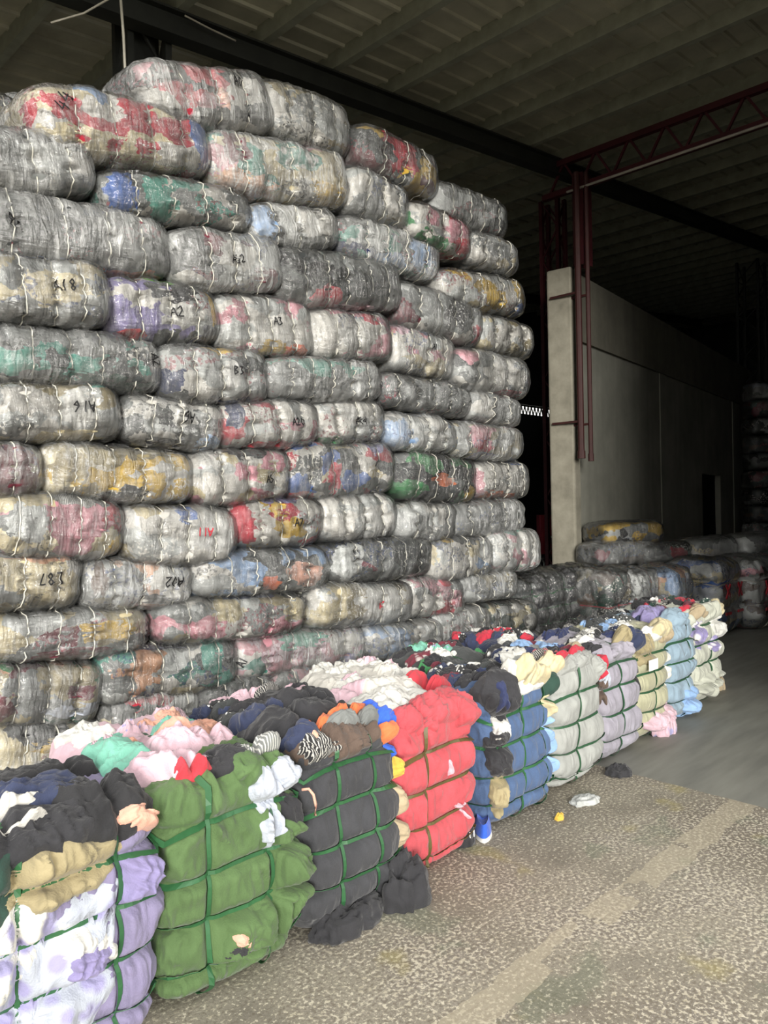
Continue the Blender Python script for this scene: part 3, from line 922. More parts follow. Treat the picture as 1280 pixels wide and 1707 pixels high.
 ((384, 1062, 1142, 606, 1040, 1108), 'wpPLwt', 4, 'pink lilac and mint bale with dotted right end', ('A1', -.9, 0, .04, 60), [(-.3, -30, .3, 25, 'p'), (-.7, -50, .25, 18, 'v'), (.6, -35, .2, 20, 'v'), (-.1, 30, .4, 18, 'T'), (.75, 20, .2, 22, 'wd')]),
 ((599, 1045, 1102, 722, 1030, 1085), 'lBwlg', 4, 'pale blue and white bale right of the pink lilac one', None, []),
 ((712, 1022, 1075, 810, 1008, 1062), 'lwglp', 3, 'pale bale left of the dark green cornered one, low above the front row', None, []),
 ((798, 1008, 1060, 891, 1000, 1054), 'lwEwlc', 3, 'white bale with a dark green corner at the right edge', None, [(-.2, 60, .3, 20, 'E')]),
 ((-35, 1212, 1312, 168, 1200, 1306), 'cchckw', 3, 'cream bale with dark camouflage blot at the bottom left', None, [(-.1, 30, .3, 22, 'k'), (.0, 15, .4, 12, 'y'), (.75, 0, .25, 50, 'c')]),
 ((160, 1165, 1246, 330, 1145, 1225), 'ldglcr', 3, 'grey bale with dark glossy left end behind the mint cloth', None, [(-.6, 0, .3, 55, 'd')]),
 ((322, 1140, 1215, 448, 1122, 1190), 'dggnd', 3, 'slate blue grey bale right of the glossy dark one near the bottom', None, []),
 ((440, 1118, 1192, 602, 1100, 1172), 'wpByBw', 4, 'bale with pink checked cloth and yellow corner near the bottom', None, [(-.2, 0, .3, 40, 'pf'), (.4, 30, .2, 25, 'b'), (.6, 55, .3, 20, 'y'), (-.75, 0, .2, 50, 'g')]),
 ((598, 1094, 1152, 762, 1070, 1132), 'pgldBw', 4, 'bale with blush pink and dark bands just above the white heap', None, [(-.3, 0, .15, 50, 'P'), (.15, 10, .2, 50, 'd')]),
 ((755, 1064, 1115, 895, 1048, 1098), 'gllpg', 4, 'grey lilac bale just above the red and green heap', None, []),
]

for (q, pal, ns, look, text, patches) in BALES:
    u0, t0, b0, u1, t1, b1 = q
    a = at_y(u0, (t0+b0)/2, YP)
    b = at_y(u1, (t1+b1)/2, YP)
    z0t, z0b = at_y(u0, t0, YP).z, at_y(u0, b0, YP).z
    z1t, z1b = at_y(u1, t1, YP).z, at_y(u1, b1, YP).z
    L = math.hypot(b.x-a.x, b.z-a.z)
    rz = ((z0t-z0b)+(z1t-z1b))/4*1.09
    tilt = math.atan2(b.z-a.z, b.x-a.x)
    R = random.Random(int(u0*3+t0))
    c = Vector(((a.x+b.x)/2, 4.98+R.uniform(-.05, .05), (a.z+b.z)/2))
    wrapped_bale(c, L*1.0, .38, rz, tilt, pal, ns, look, text, patches)

# bales of the next layer that peep over the top on the left, and the hidden low ones that carry the stack
for (q, pal, look, Y) in [((22, 165, 225, 92, 165, 225), 'dggl', 'grey bale end peeping out behind the cream and red top bale', 5.6),
                          ((-60, 150, 222, 24, 155, 222), 'dgdh', 'dark bale end at the very top left edge of the stack', 5.3)]:
    u0, t0, b0, u1, t1, b1 = q
    a, b = at_y(u0, (t0+b0)/2, Y), at_y(u1, (t1+b1)/2, Y)
    zt_, zb_ = at_y(u0, t0, Y).z, at_y(u0, b0, Y).z
    wrapped_bale((a+b)/2+Vector((0, .25, 0)), (b.x-a.x)*1.3, .3, (zt_-zb_)/2*1.1, 0, pal, 2, look)
for i in range(6):
    xx = 2.3+i*.9
    wrapped_bale(Vector((xx, 5.0, .17)), .92, .38, .175, 0, 'lgdwh', 3, 'pale wrapped bale on the floor carrying the stack, mostly hidden behind the front row', res=.6)

# ------------------------------------------------------------------ pressed bales of the front row
class Pressed:
    """upright pressed bale: half sizes a (x), b (y), height H, straps pinch it"""

    def __init__(s, a, b, H, sz, sx, seed, fold=.018, aniso=(9, 9, 3.2)):
        s.a, s.b, s.H, s.sz, s.sx, s.seed, s.fold, s.an = a, b, H, sz, sx, seed, fold, np.array(aniso)
        s.n = 5.0

    def deform(s, C, off=0.0):
        """C: points on the cube [-1,1]^3"""
        C = np.asarray(C, float)
        nn = (np.abs(C)**s.n).sum(-1)**(1/s.n)
        q = C/nn[..., None]
        nrm = np.sign(q)*np.abs(q)**(s.n-1)/np.array([s.a, s.b, s.H/2])
        nrm /= np.linalg.norm(nrm, axis=-1)[..., None]+1e-9
        z = (q[..., 2]+1)/2
        side = 1-np.abs(q[..., 2])**8
        # bands between the horizontal straps swell
        f = np.ones_like(z)
        ed = [0]+list(s.sz)+[1.0]
        for i in range(len(ed)-1):
            t = np.clip((z-ed[i])/(ed[i+1]-ed[i]), 0, 1)
            ins = (z >= ed[i]) & (z <= ed[i+1])
            pf = np.abs(np.sin(np.pi*t))**.5
            if i == 0:
                pf = np.where(t < .5, .75, pf)
            if i == len(ed)-2:
                pf = np.where(t > .5, 1, pf)
            f = np.where(ins, 1-.10*(1-pf), f)
        G = np.zeros_like(z)
        for zi in s.sz:
            G = np.maximum(G, np.exp(-((z-zi)*s.H/.022)**2))
        x = q[..., 0]*s.a
        Gx = np.zeros_like(z)
        fb = np.maximum(np.abs(q[..., 1])**4, np.clip(q[..., 2], 0, 1)**4)
        for xi in s.sx:
            Gx = np.maximum(Gx, np.exp(-((x-xi)/.020)**2)*fb)
        P = np.stack([x*f, q[..., 1]*s.b*f, z*s.H], -1)
        big = fbm(P*np.array([3.5, 3.5, 4.0])+s.seed, s.seed, 2)*.022
        wp = P+fbm(P*4+5, s.seed+2, 2)[..., None]*.05
        fo = ridge(wp*s.an+s.seed, s.seed+7, 3)*s.fold
        gat = ridge(XYZ(P[..., 0]*32, P[..., 1]*32, P[..., 2]*4), s.seed+11, 2)*.006*np.exp(-(((1-f)*10-.55)/.45)**2)
        fo = fo+ridge(wp*s.an*3.3+s.seed, s.seed+19, 2)*s.fold*.28
        d = big+(fo+gat)*(1-.85*np.maximum(G, Gx))-.016*Gx
        d = d*np.clip(z*6, .2, 1)
        o = off*(1-.75*np.maximum(G, Gx*.9))
        P = P+nrm*(d+o)[..., None]
        P[..., 2] = np.maximum(P[..., 2], .004)
        return P

    def body(s, n=44):
        g = np.linspace(-1, 1, n)
        g = np.sign(g)*np.abs(g)**.9
        U, Vv = np.meshgrid(g, g, indexing='ij')
        one = np.ones_like(U)
        faces = [XYZ(U, Vv, one), XYZ(Vv, U, -one), XYZ(one, U, Vv), XYZ(-one, Vv, U), XYZ(Vv, one, U), XYZ(U, -one, Vv)]
        Vs, Q = [], []
        for i, F in enumerate(faces):
            Vs.append(F.reshape(-1, 3))
            Q.append(grid_quads(n, n, False, i*n*n))
        C = np.concatenate(Vs)
        V = s.deform(C)
        # weld the seams
        key = {}
        mp = np.empty(len(C), int)
        keep = []
        for i, c in enumerate(np.round(C, 5)):
            t = tuple(c)
            if t not in key:
                key[t] = len(keep)
                keep.append(i)
            mp[i] = key[t]
        return V[keep], list(mp[np.concatenate(Q)])

    def cube_of(s, x, w):
        """unrolled coordinates: x across (-1..1), w: -1 back edge of top, +1 front edge of top, 3 bottom of front"""
        top = w <= 1
        y = np.where(top, -w, -1.0)
        z = np.where(top, 1.0, 1-(w-1))
        ax = np.abs(x)
        # beyond the side edge the cloth turns down the side
        xx = np.clip(x, -1, 1)
        over = np.clip(ax-1, 0, 1.5)
        z2 = np.where(over > 0, z-over, z)
        y2 = np.where((over > 0) & (~top), y+over, y)
        z2 = np.where((over > 0) & (~top), z, z2)
        return XYZ(xx, y2, np.clip(z2, -1, 1))

    def patch(s, x0, w0, rx, rw, h, seed, rot=0.0, n=22, m=72, fold=.010):
        r = np.linspace(0, 1, n)[:, None]
        t = np.linspace(0, 2*np.pi, m, endpoint=False)[None, :]
        wv = 1+.38*vn(XYZ(np.cos(t)*1.6, np.sin(t)*1.6, t*0+seed), seed)+.16*vn(XYZ(np.cos(t)*4, np.sin(t)*4, t*0+seed), seed+1)
        sq = (np.abs(np.cos(t))**2.6+np.abs(np.sin(t))**2.6)**(-1/2.6)
        rad = r*wv*sq
        dx, dw = rx*rad*np.cos(t), rw*rad*np.sin(t)
        c, sn = math.cos(rot), math.sin(rot)
        ddx, ddw = dx*c-dw*sn, dx*sn+dw*c
        x, w = x0+ddx, np.clip(w0+ddw, -1.3, 2.93)
        wx = vn(XYZ(ddx*4, ddw*4, t*0+seed), seed+8)*.35
        fa = (seed % 7)/7*math.pi
        p1, p2 = (ddx*math.cos(fa)+ddw*math.sin(fa)), (ddw*math.cos(fa)-ddx*math.sin(fa))
        cr = ridge(XYZ(p1*2.2+wx, p2*8+wx*3, t*0+seed), seed+4, 3)
        o = h*(1-r**3)*(1+.35*vn(XYZ(x*4, w*4, t*0), seed+6))+fold*cr*(1-r**5)+.006*(1-r**8)-.008*r**8
        o = o+fold*.35*ridge(XYZ(p1*9+wx*4, p2*22+wx*8, t*0+seed), seed+14, 2)*(1-r**6)
        V = s.deform(s.cube_of(x, w), o).reshape(-1, 3)
        return V, list(grid_quads(n, m, True))

    def strap_h(s, z, off, w=.0075, n=96):
        a = np.linspace(0, 2*np.pi, n, endpoint=False)
        cx, cy = np.cos(a), np.sin(a)
        mxx = np.maximum(np.abs(cx), np.abs(cy))
        V = []
        for k, dz in enumerate((-w, w)):
            zc = 2*(z+dz/s.H)-1
            nn = ((np.abs(cx/mxx)**s.n+np.abs(cy/mxx)**s.n))**(1/s.n)
            C = XYZ(cx/mxx, cy/mxx, np.full(n, zc))
            V.append(s.deform(C, off*4))
        V = np.stack(V, 1).reshape(-1, 3)
        return V, [[2*i, 2*i+1, 2*((i+1) % n)+1, 2*((i+1) % n)] for i in range(n)]

    def strap_v(s, x, off, w=.0085, n=120):
        a = np.linspace(0, 2*np.pi, n, endpoint=False)
        cy, cz = np.cos(a), np.sin(a)
        mxx = np.maximum(np.abs(cy), np.abs(cz))
        V = []
        for dx in (-w, w):
            C = XYZ(np.full(n, (x+dx)/s.a), cy/mxx, cz/mxx)
            V.append(s.deform(C, off*4))
        V = np.stack(V, 1).reshape(-1, 3)
        return V, [[2*i, 2*i+1, 2*((i+1) % n)+1, 2*((i+1) % n)] for i in range(n)]


def pressed_bale(x, y_front, a, b, H, base, sz, sx, label, garments, strap, seed, auto=0, autopal='kdnw', fold=.018, aniso=(9, 9, 3.2), yaw=0.0, group='pressed clothing bales in the front row', plastic=None, res=44, gname='garment', top_w=(-.9, .9)):
    root = empty('pressed_bale', (x, y_front+b, 0), (0, 0, yaw))
    tag(root, label, 'bale', group)
    s = Pressed(a, b, H, sz, sx, seed, fold, aniso)

    def put(nm, VQ, mat, thick=0, smooth=True):
        V, Q = VQ
        o = link(nm, mesh_np(nm, V, Q, smooth), mat, root)
        if thick:
            md = o.modifiers.new('thickness', 'SOLIDIFY')
            md.thickness = thick
        return o
    put('bale_body', s.body(res), base)
    R = random.Random(seed)
    for i in range(auto):
        key = R.choice(autopal)
        pat = R.choice([None]*9+['stripe', 'dot', 'floral'])
        put(gname, s.patch(R.uniform(-.95, .95), R.uniform(*top_w), R.uniform(.14, .42), R.uniform(.07, .24), R.uniform(.004, .022), R.randint(0, 9999), R.uniform(-.5, .5)), cloth(key, pat))
    for g in garments:
        x0, w0, rx, rw, h, key = g[:6]
        rot = g[6] if len(g) > 6 else 0
        pat = None
        if len(key) > 1 and key not in PAL:
            pat = {'s': 'stripe', 'd': 'dot', 'f': 'floral', 'l': 'leopard'}[key[1]]
        put(gname, s.patch(x0, w0, rx, rw, h, R.randint(0, 9999), rot), cloth(key if pat is None else key[0], pat))
    for z in sz:
        put('strap', s.strap_h(z, .0045), strap, .0015, False)
    for xx in sx:
        put('strap', s.strap_v(xx, .0045), strap, .0015, False)
    if plastic:
        V, Q = s.body(30)
        c = np.array([0, 0, H/2])
        put('plastic_wrap', ((V-c)*1.025+c+np.array([0, 0, H*.0125]), Q), plastic)
    return root


PAL.update(gb='4e683b', bb='36373b', rb='ba4a52', ub='455c80', lb='9c9e9a', vb='98949f', kb='aaa88c', sb='8a9fae', wb='b8baac', pb='807998')


def yf(x):
    return 2.43+max(0, x-3)*.075


pressed_bale(1.00, 2.40, .34, .30, .83, cloth('pb'), [.16, .38, .60, .80], [-.16, .17],
             'lavender pressed bale with white flowered cloth and dark garments on top, nearest left', [
                 (-.35, 2.35, .85, .75, .015, 'Lf'), (-.7, 1.75, .5, .35, .02, 'Wf'), (.1, 1.95, .35, .16, .02, 'W', .5),
                 (-.3, .9, .9, .35, .03, 'K'), (-.1, 1.32, .55, .26, .03, 'h', -.1), (-.85, 1.45, .35, .5, .035, 'E'),
                 (.5, .7, .5, .5, .035, 'k'), (.75, 1.05, .3, .14, .05, 'S'), (-.3, .1, .9, .5, .03, 'N'), (.3, -.5, .7, .4, .03, 'k'), (-.5, .45, .5, .06, .04, 'w'), (-.5, .78, .5, .05, .045, 'w'),
                 (.72, 1.6, .28, .25, .03, 'v'), (.15, 2.1, .22, .16, .05, 'v')],
             M_STRAP, 11, 0, fold=.020, res=80)
pressed_bale(1.645, 2.42, .315, .31, .82, cloth('gb'), [.15, .37, .58, .81], [-.13, .16],
             'olive green pressed bale with a pale blue shirt at its upper right corner', [
                 (.0, .55, .7, .3, .02, 'K'), (-.55, .2, .55, .5, .05, 'P', .4), (-.8, -.4, .45, .5, .07, 'T'), (0, -.4, .8, .4, .05, 'P'), (.3, -.8, .5, .3, .06, 'S'), (-.35, .68, .25, .1, .04, 'R'),
                 (.45, .9, .45, .25, .03, 'gb'), (.45, 1.22, .22, .28, .055, 'L'), (.75, 1.1, .28, .25, .06, 'L'), (.5, 1.62, .2, .2, .03, 'L'), (.85, 1.6, .2, .28, .02, 'K'),
                 (.6, .62, .25, .12, .05, 'gs'), (-.05, 2.62, .22, .14, .03, 'K'), (-.05, 2.48, .15, .10, .045, 'S'), (.9, 2.2, .35, .5, .05, 'gb'), (.2, 2.55, .5, .3, .04, 'gb'), (.8, 1.75, .3, .16, .05, 'gb')],
             M_STRAP, 23, 0, fold=.022, res=80)
pressed_bale(2.265, 2.42, .305, .32, .83, cloth('bb'), [.245, .44, .64, .85], [-.09, .13],
             'charcoal denim pressed bale with an orange and blue garment on top', [
                 (0, .75, .9, .35, .02, 'X'), (-.6, .9, .4, .3, .04, 'ks'), (-.1, 1.05, .5, .2, .015, 'X'), (.1, .45, .9, .10, .05, 'O', -.1), (.3, .62, .6, .14, .05, 'g'),
                 (-.2, .0, .9, .4, .06, 'K'), (.4, -.6, .6, .4, .07, 'K'), (-.5, -.7, .6, .4, .04, 'N'), (-.7, .6, .3, .18, .05, 'N'), (-.55, .75, .16, .08, .06, 'S'),
                 (.95, .55, .3, .26, .07, 'U', .4), (1.0, 1.05, .14, .3, .05, 'U'), (.85, 1.0, .16, .18, .05, 'O'), (1.02, 1.9, .14, .22, .02, 'H'), (1.02, 2.35, .14, .2, .02, 'H'), (1.0, 1.5, .1, .15, .03, 'y')],
             M_STRAP, 37, 0, fold=.012, res=76)
pressed_bale(2.885, 2.46, .315, .33, .79, cloth('rb'), [.10, .31, .53, .76], [-.11],
             'coral red pressed bale with pinkish drawstrings hanging on its face', [
                 (-.4, .0, .9, .5, .03, 'W'), (.3, -.5, .8, .5, .04, 'w'), (-.5, -.8, .7, .4, .05, 'P'), (.2, .75, .95, .35, .05, 'rb'), (.75, .95, .4, .35, .06, 'rb'), (-.3, .95, .5, .3, .03, 'rb'),
                 (.15, 1.75, .06, .10, .01, 'P', .2), (.4, 2.3, .10, .03, .015, 'P', .3), (.6, 2.4, .04, .12, .015, 'P', -.4), (.9, .2, .35, .2, .08, 'R'), (.9, -.3, .3, .2, .09, 'R'), (1.1, .0, .2, .2, .07, 'S')],
             M_STRAP_O, 41, 0, fold=.017, res=76)
pressed_bale(3.66, 2.49, .335, .33, .79, cloth('ub'), [.17, .37, .59, .80], [-.02, .22],
             'denim blue pressed bale under a big cream hood of cloth', [
                 (-.75, .95, .38, .35, .09, 'K'), (-.7, 1.15, .30, .28, .08, 'K'), (-.8, 1.05, .10, .25, .12, 'n', .2), (.25, 1.0, .55, .15, .03, 'W'), (.45, .82, .42, .26, .13, 'c'), (.9, 1.05, .22, .32, .08, 'E'),
                 (.1, .6, .35, .2, .07, 'w'), (-.8, 1.5, .22, .22, .05, 'W', .3), (-.85, 1.62, .2, .14, .055, 'K'), (-.85, 1.95, .3, .28, .04, 'K'), (-.85, 2.5, .25, .35, .03, 'h'),
                 (.9, 1.35, .16, .28, .05, 'c'), (.98, 1.85, .10, .22, .04, 'B'), (.98, 2.3, .06, .3, .03, 'B')],
             M_STRAP, 53, 26, 'kdnWmKKN', fold=.012, top_w=(-1, .5), res=70)
pressed_bale(4.36, yf(4.36), .325, .34, .81, cloth('lb'), [.09, .29, .51, .74], [-.05],
             'light grey pressed bale with a magenta lining at its shoulder', [
                 (0, .9, .95, .2, .03, 'lb'), (-.2, .75, .8, .08, .05, 'r'), (.72, 1.1, .24, .28, .04, 'lb'), (1.0, 1.15, .06, .32, .06, 'r'), (-.8, .75, .3, .25, .08, 'c'), (.9, .35, .25, .16, .06, 'H')],
             M_STRAP_D, 61, 28, 'kdnWmrBKNN', fold=.008, top_w=(-1, .6))
pressed_bale(4.98, yf(4.98), .30, .33, .83, cloth('vb'), [.18, .40, .62, .82], [.0],
             'lilac grey pressed bale with a brown leather scrap at its left', [
                 (.1, 1.1, .5, .25, .05, 'vb'), (.3, .85, .3, .2, .08, 'h'), (-.9, 1.35, .2, .35, .05, 'L'), (-.95, 1.7, .2, .3, .03, 'X'), (.8, .9, .35, .3, .08, 'N')],
             M_STRAP_D, 67, 24, 'kdnWnKNN', fold=.012, top_w=(-1, .7))
pressed_bale(5.58, yf(5.58), .31, .34, .83, cloth('kb'), [.26, .45, .62, .78], [-.02],
             'khaki cream pressed bale with a small white paper label', [
                 (-.5, 1.2, .45, .35, .03, 'h'), (.4, .95, .5, .22, .10, 'c'), (.0, 1.0, .4, .22, .07, 'W'), (.6, 1.05, .3, .2, .08, 'H'), (.2, 2.75, .7, .22, .06, 'P'), (.8, 2.7, .35, .25, .07, 'P'), (-1.0, 1.8, .12, .3, .05, 'K'), (1.0, 1.8, .1, .4, .03, 'w')],
             M_STRAP_D, 71, 24, 'kdnWoKBN', fold=.010, top_w=(-1, .6))
pressed_bale(6.16, yf(6.16), .29, .34, .84, cloth('sb'), [.20, .40, .58, .78], [.1],
             'pale blue pressed bale between the khaki and the far whitish one', [
                 (.2, .8, .7, .4, .06, 'sb'), (-.3, .3, .7, .3, .05, 'v'), (.5, 2.7, .6, .3, .05, 'B')],
             M_STRAP_D, 79, 10, 'kdNlLv', fold=.018, top_w=(-1, .3))
pressed_bale(6.85, yf(6.85), .37, .36, .86, cloth('wb'), [.22, .42, .62, .82], [.05],
             'whitish pressed bale at the far end of the front row', [
                 (-.4, .95, .4, .25, .05, 'H'), (.2, 1.05, .5, .25, .06, 'wb'), (.85, .9, .3, .3, .06, 'c'), (.5, 1.4, .25, .25, .05, 'W'), (-.6, 1.5, .3, .3, .03, 'vf'), (.3, 1.8, .35, .16, .02, 'vf'), (0, 2.6, .8, .3, .05, 'wb')],
             M_STRAP_D, 83, 22, 'kdmrWE', fold=.014, top_w=(-1, .7))

# paper label on the khaki bale
kb = [o for o in bpy.data.objects if o.name.startswith('pressed_bale') and 'khaki' in o.get('label', '')][0]
cord = [b for b in bpy.data.objects if b.name.startswith('pressed_bale') and 'charcoal denim' in b.get('label', '')][0]
MB().tube([(-.30, -.31, .66), (-.285, -.335, .665), (-.27, -.345, .64), (-.262, -.35, .60), (-.265, -.348, .555)], .006, 8).build('drawstring', cloth('S'), cord, True)
pp = MB().box((-.20, -.385, .545), (-.06, -.378, .625)).build('paper_label', flat('white_paper', 'e8e6de', .8, var=.03), kb)

# second row behind: low pale heaps between the front row and the stack
for i, (x, y, a, b, H, base, lab, pal) in enumerate([
        (1.75, 3.08, .36, .30, .76, 'P', 'low pale pink bale behind the olive green one', 'PTSPW'),
        (2.50, 3.10, .36, .30, .76, 'k', 'dark topped bale behind the charcoal one', 'kNKdP'),
        (3.25, 3.14, .36, .30, .78, 'w', 'white topped bale behind the coral red one', 'WwWlP'),
        (4.00, 3.16, .36, .30, .78, 'd', 'dark bale with mint and green garments behind the blue one', 'KTeWkm'),
        (4.75, 3.22, .36, .30, .80, 'N', 'navy topped bale behind the light grey one', 'NkKrWN')]):
    pressed_bale(x, y, a, b, H, cloth(base), [.2, .5, .8], [0], lab, [], M_STRAP_D, 91+i*5, 16, pal, res=30, group='pressed bales hidden behind the front row')


# loose garments on the floor
def lump(name, p, size, key, label, seed, pat=None, cat='garment', rotz=0.0):
    n, m = 22, 40
    t = np.linspace(.0, np.pi/2*1.0, n)[:, None]
    a = np.linspace(0, 2*np.pi, m, endpoint=False)[None, :]
    out = 1+.25*vn(XYZ(np.cos(a)*1.5, np.sin(a)*1.5, a*0+seed), seed)+.15*vn(XYZ(np.cos(a)*5, np.sin(a)*5, a*0), seed)
    r = np.sin(t)*out
    z = np.cos(t)**.8
    P = XYZ(r*np.cos(a), r*np.sin(a), z+a*0)
    d = 1+.28*ridge(P*2.2+seed, seed+2, 3)*np.cos(t)**.3+.1*vn(P*5, seed)
    V = P*np.array(size)*XYZ(1+(d-1)*.5, 1+(d-1)*.5, np.abs(d))
    V[-1, :, 2] = 0
    V[..., 2] = np.maximum(V[..., 2], 0)+.001
    o = link(name, mesh_np(name, V.reshape(-1, 3), list(grid_quads(n, m, True))), cloth(key, pat))
    o.location = p
    o.rotation_euler = (0, 0, rotz)
    tag(o, label, cat)
    return o


g = at_z(668, 1500)
lump('garment', (g.x, g.y, 0), (.13, .12, .17), 'K', 'black garment slumped on the floor between charcoal and coral bales', 5, rotz=.6)
g = at_z(590, 1545)
lump('garment', (g.x, g.y+.03, 0), (.20, .09, .09), 'K', 'black crumpled cloth at the foot of the charcoal bale', 8)
g = at_z(984, 1340)
lump('garment', (g.x, g.y+.04, 0), (.10, .06, .03), 'l', 'small grey rag at the foot of the light grey bale', 9)
g = at_z(1115, 1222)
lump('garment', (g.x, g.y+.05, 0), (.15, .10, .13), 'P', 'pink patterned garment at the foot of the khaki bale', 10, 'floral')
g = at_z(1135, 1190)
lump('garment', (g.x, g.y+.05, 0), (.14, .10, .16), 'B', 'pale blue garment bulging at the foot of the pale blue bale', 12)
g = at_z(1199, 1150)
lump('garment', (g.x, g.y+.05, 0), (.09, .08, .14), 'H', 'beige garment at the foot of the far whitish bale', 13)
g = at_z(1038, 1292)
lump('garment', (g.x, g.y+.03, 0), (.09, .07, .05), 'K', 'black and blue rag at the foot of the lilac grey bale', 14)
g = at_z(938, 1368)
lump('garment', (g.x, g.y+.02, 0), (.035, .02, .03), 'y', 'small yellow scrap at the foot of the denim blue bale', 15)
g = at_z(772, 1405)
cap = empty('cap', (g.x, g.y+.02, 0))
tag(cap, 'black cap with a white label lying between coral and blue bales', 'cap')
o = lump('crown', (0, 0, 0), (.075, .07, .12), 'K', None, 16)
for kx in ('label', 'category'):
    if kx in o:
        del o[kx]
o.parent = cap
MB().box((-.02, -.082, .045), (.02, -.076, .08)).build('care_label', flat('white_paper', 'e8e6de'), cap)
# blue shoe between the coral and the blue bale
g = at_z(812, 1392)
sh = empty('shoe', (g.x, g.y+.03, 0), (0, 0, .7))
tag(sh, 'blue sports shoe with white sole between coral and blue bales', 'shoe')


def shoe_half(z0, z1, wx, mat, nm):
    n, m = 10, 32
    t = np.linspace(0, 1, n)[:, None]
    a = np.linspace(0, 2*np.pi, m, endpoint=False)[None, :]
    L_ = .125
    x = L_*np.cos(a)*(1-.25*t*(np.cos(a) > 0)*1.0)
    w_ = wx*np.sin(a)*(1-.12*np.cos(2*a))*(1-.35*t**2)
    z = z0+(z1-z0)*t*np.where(np.cos(a) > .2, .55, 1.0)
    V = XYZ(x+0*t, w_, z+0*a).reshape(-1, 3)
    Q = list(grid_quads(n, m, True))
    Q.append((n-1)*m+np.arange(m))
    Q.append(np.arange(m)[::-1])
    return link(nm, mesh_np(nm, V, Q), mat, sh)


shoe_half(.001, .025, .045, flat('white_rubber', 'dcdcd8'), 'sole')
shoe_half(.024, .10, .042, cloth('U'), 'upper')

# ------------------------------------------------------------------ background stores
RB = random.Random(4)
# dark upright bales in black plastic behind the end of the stack
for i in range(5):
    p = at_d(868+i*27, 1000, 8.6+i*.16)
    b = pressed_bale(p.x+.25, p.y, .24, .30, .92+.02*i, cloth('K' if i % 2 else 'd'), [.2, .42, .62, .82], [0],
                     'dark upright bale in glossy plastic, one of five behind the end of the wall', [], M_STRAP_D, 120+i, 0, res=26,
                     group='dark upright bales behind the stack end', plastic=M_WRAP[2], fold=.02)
# clear wrapped mixed bales behind the front row
for i, (u, d, pal, lab, a_) in enumerate([(1010, 9.0, 'EhXd', 'dim green brown wrapped bale left of the blue grey one behind the row', .26),
                                          (1062, 9.3, 'LlBg', 'pale blue and silver wrapped bale behind the far end of the front row', .34),
                                          (1120, 9.5, 'BcsL', 'blue and beige wrapped bale with red tape behind the far whitish one', .32),
                                          ]):
    p = at_d(u, 1000, d)
    pressed_bale(p.x+.2, p.y-.1, a_, .34, .95, patchwork(pal, 300+i), [.3, .6], [0], lab, [], flat('red_tape', 'a82a34', .5), 140+i, 0, res=30, group='wrapped upright bales in the background', plastic=M_WRAP[0])
M_TAPE = flat('red_tape', 'a82a34', .5)
for i, (u, d, pal, lab, a_) in enumerate([(1196, 10.2, 'bLlc', 'upright wrapped bale with red cross tape and blue lower left', .40),
                                          (1262, 10.6, 'lpXl', 'upright wrapped bale with red cross tape at the right edge', .42)]):
    p = at_d(u, 1000, d)
    r_ = pressed_bale(p.x+.2, p.y-.12, a_, .42, .98, patchwork(pal, 310+i), [.35, .7], [-.1, .12], lab, [], M_TWINE, 150+i, 0, res=30, group='wrapped upright bales in the background', plastic=M_WRAP[0])
    for k_, xx in enumerate((-.22, .2)):
        MB().bar((xx-.07, -.45, .50), (xx+.07, -.45, .68), .015, .028).bar((xx-.07, -.45, .68), (xx+.07, -.45, .50), .015, .028).build('cross_tape', M_TAPE, r_)
        MB().bar((xx-.09, -.45, .30), (xx+.09, -.45, .30), .015, .035).build('band_tape', M_TAPE, r_)
GB = 'wrapped bales lying on the background stacks'
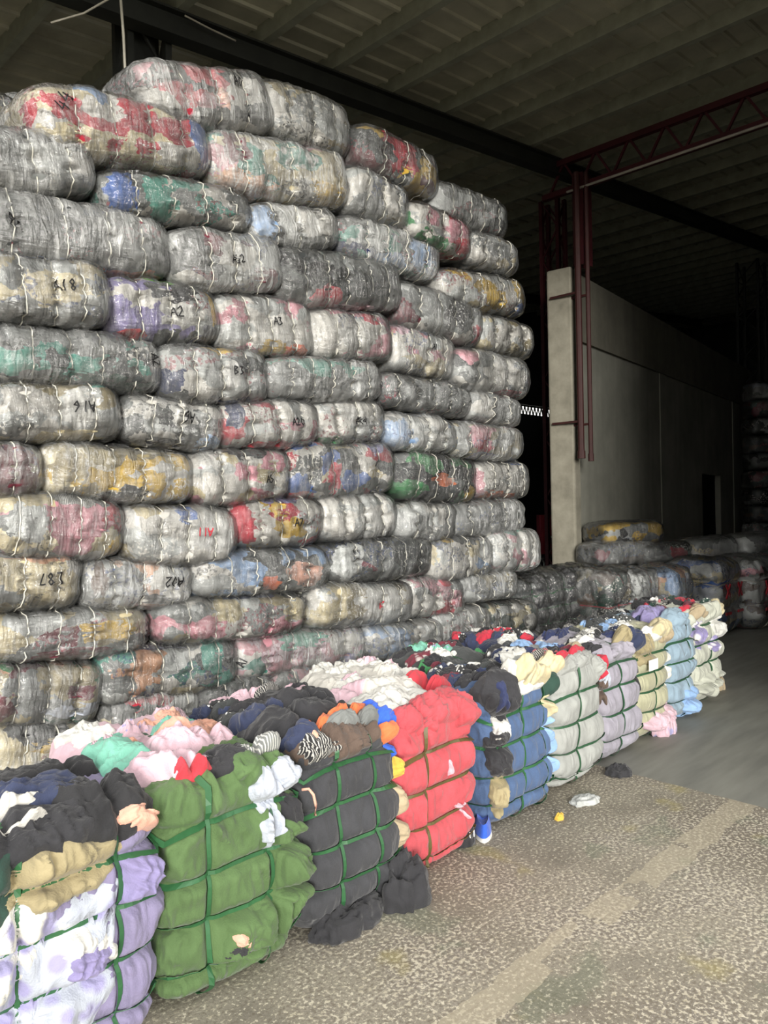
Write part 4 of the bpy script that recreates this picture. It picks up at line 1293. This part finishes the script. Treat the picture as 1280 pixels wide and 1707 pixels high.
for (q, d, pal, lab) in [((980, 902, 938, 1070, 905, 940), 10.6, 'dkXmg', 'dark wrapped bale lying low beside the grey pillar'),
                         ((1060, 905, 935, 1148, 905, 935), 10.9, 'dkrkg', 'dark wrapped bale with a crimson spot, middle of the lying ones'),
                         ((992, 870, 905, 1085, 872, 905), 10.8, 'dyglk', 'wrapped bale with a yellow top lying above the others by the pillar'),
                         ((1142, 898, 936, 1248, 896, 930), 11.2, 'lcgwd', 'silvery wrapped bale lying right of the crimson spotted one'),
                         ((1225, 888, 925, 1300, 890, 928), 11.3, 'lgldg', 'silvery crumpled bale lying at the right edge of view')]:
    u0, t0, b0, u1, t1, b1 = q
    a, b = at_d(u0, (t0+b0)/2, d), at_d(u1, (t1+b1)/2, d+.5)
    zt_, zb_ = at_d(u0, t0, d).z, at_d(u0, b0, d).z
    c = (a+b)/2
    wrapped_bale(c, math.hypot(b.x-a.x, b.y-a.y)*1.05, .28, (zt_-zb_)/2*1.1, 0, pal, 3, lab, yaw=math.atan2(b.y-a.y, b.x-a.x), res=.6, group=GB, loops=False)
# far dark stack at the right edge
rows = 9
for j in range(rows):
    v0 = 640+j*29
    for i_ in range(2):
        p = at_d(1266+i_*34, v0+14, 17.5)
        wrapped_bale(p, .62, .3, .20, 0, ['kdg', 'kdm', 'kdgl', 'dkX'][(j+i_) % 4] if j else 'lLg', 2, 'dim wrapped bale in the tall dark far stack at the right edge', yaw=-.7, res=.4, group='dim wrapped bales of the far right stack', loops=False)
# dark low bales left of the pillar carrying the red cabinet
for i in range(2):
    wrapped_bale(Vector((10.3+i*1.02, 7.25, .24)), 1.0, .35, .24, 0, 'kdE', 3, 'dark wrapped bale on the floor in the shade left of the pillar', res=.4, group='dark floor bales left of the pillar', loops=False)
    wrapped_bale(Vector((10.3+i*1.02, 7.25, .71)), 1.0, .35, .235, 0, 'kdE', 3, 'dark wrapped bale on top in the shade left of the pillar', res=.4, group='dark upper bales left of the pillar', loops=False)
p = Vector((11.2, 7.15, 0))
cb = empty('cabinet', (p.x, p.y, .945), (0, 0, -.75))
tag(cb, 'dark red cabinet standing on dark bales left of the grey pillar', 'cabinet')
M_CAB = flat('dark_red_paint', '7a1524', .5, var=.15)
MB().box((-.15, -.1, 0), (.15, .1, .66)).build('housing', M_CAB, cb)
MB().box((-.135, -.115, .02), (.135, -.1, .64)).build('door_panel', M_CAB, cb)
MB().box((-.05, -.125, .27), (.07, -.115, .30)).build('handle', flat('pale_metal', 'b0a8a0', .4), cb)
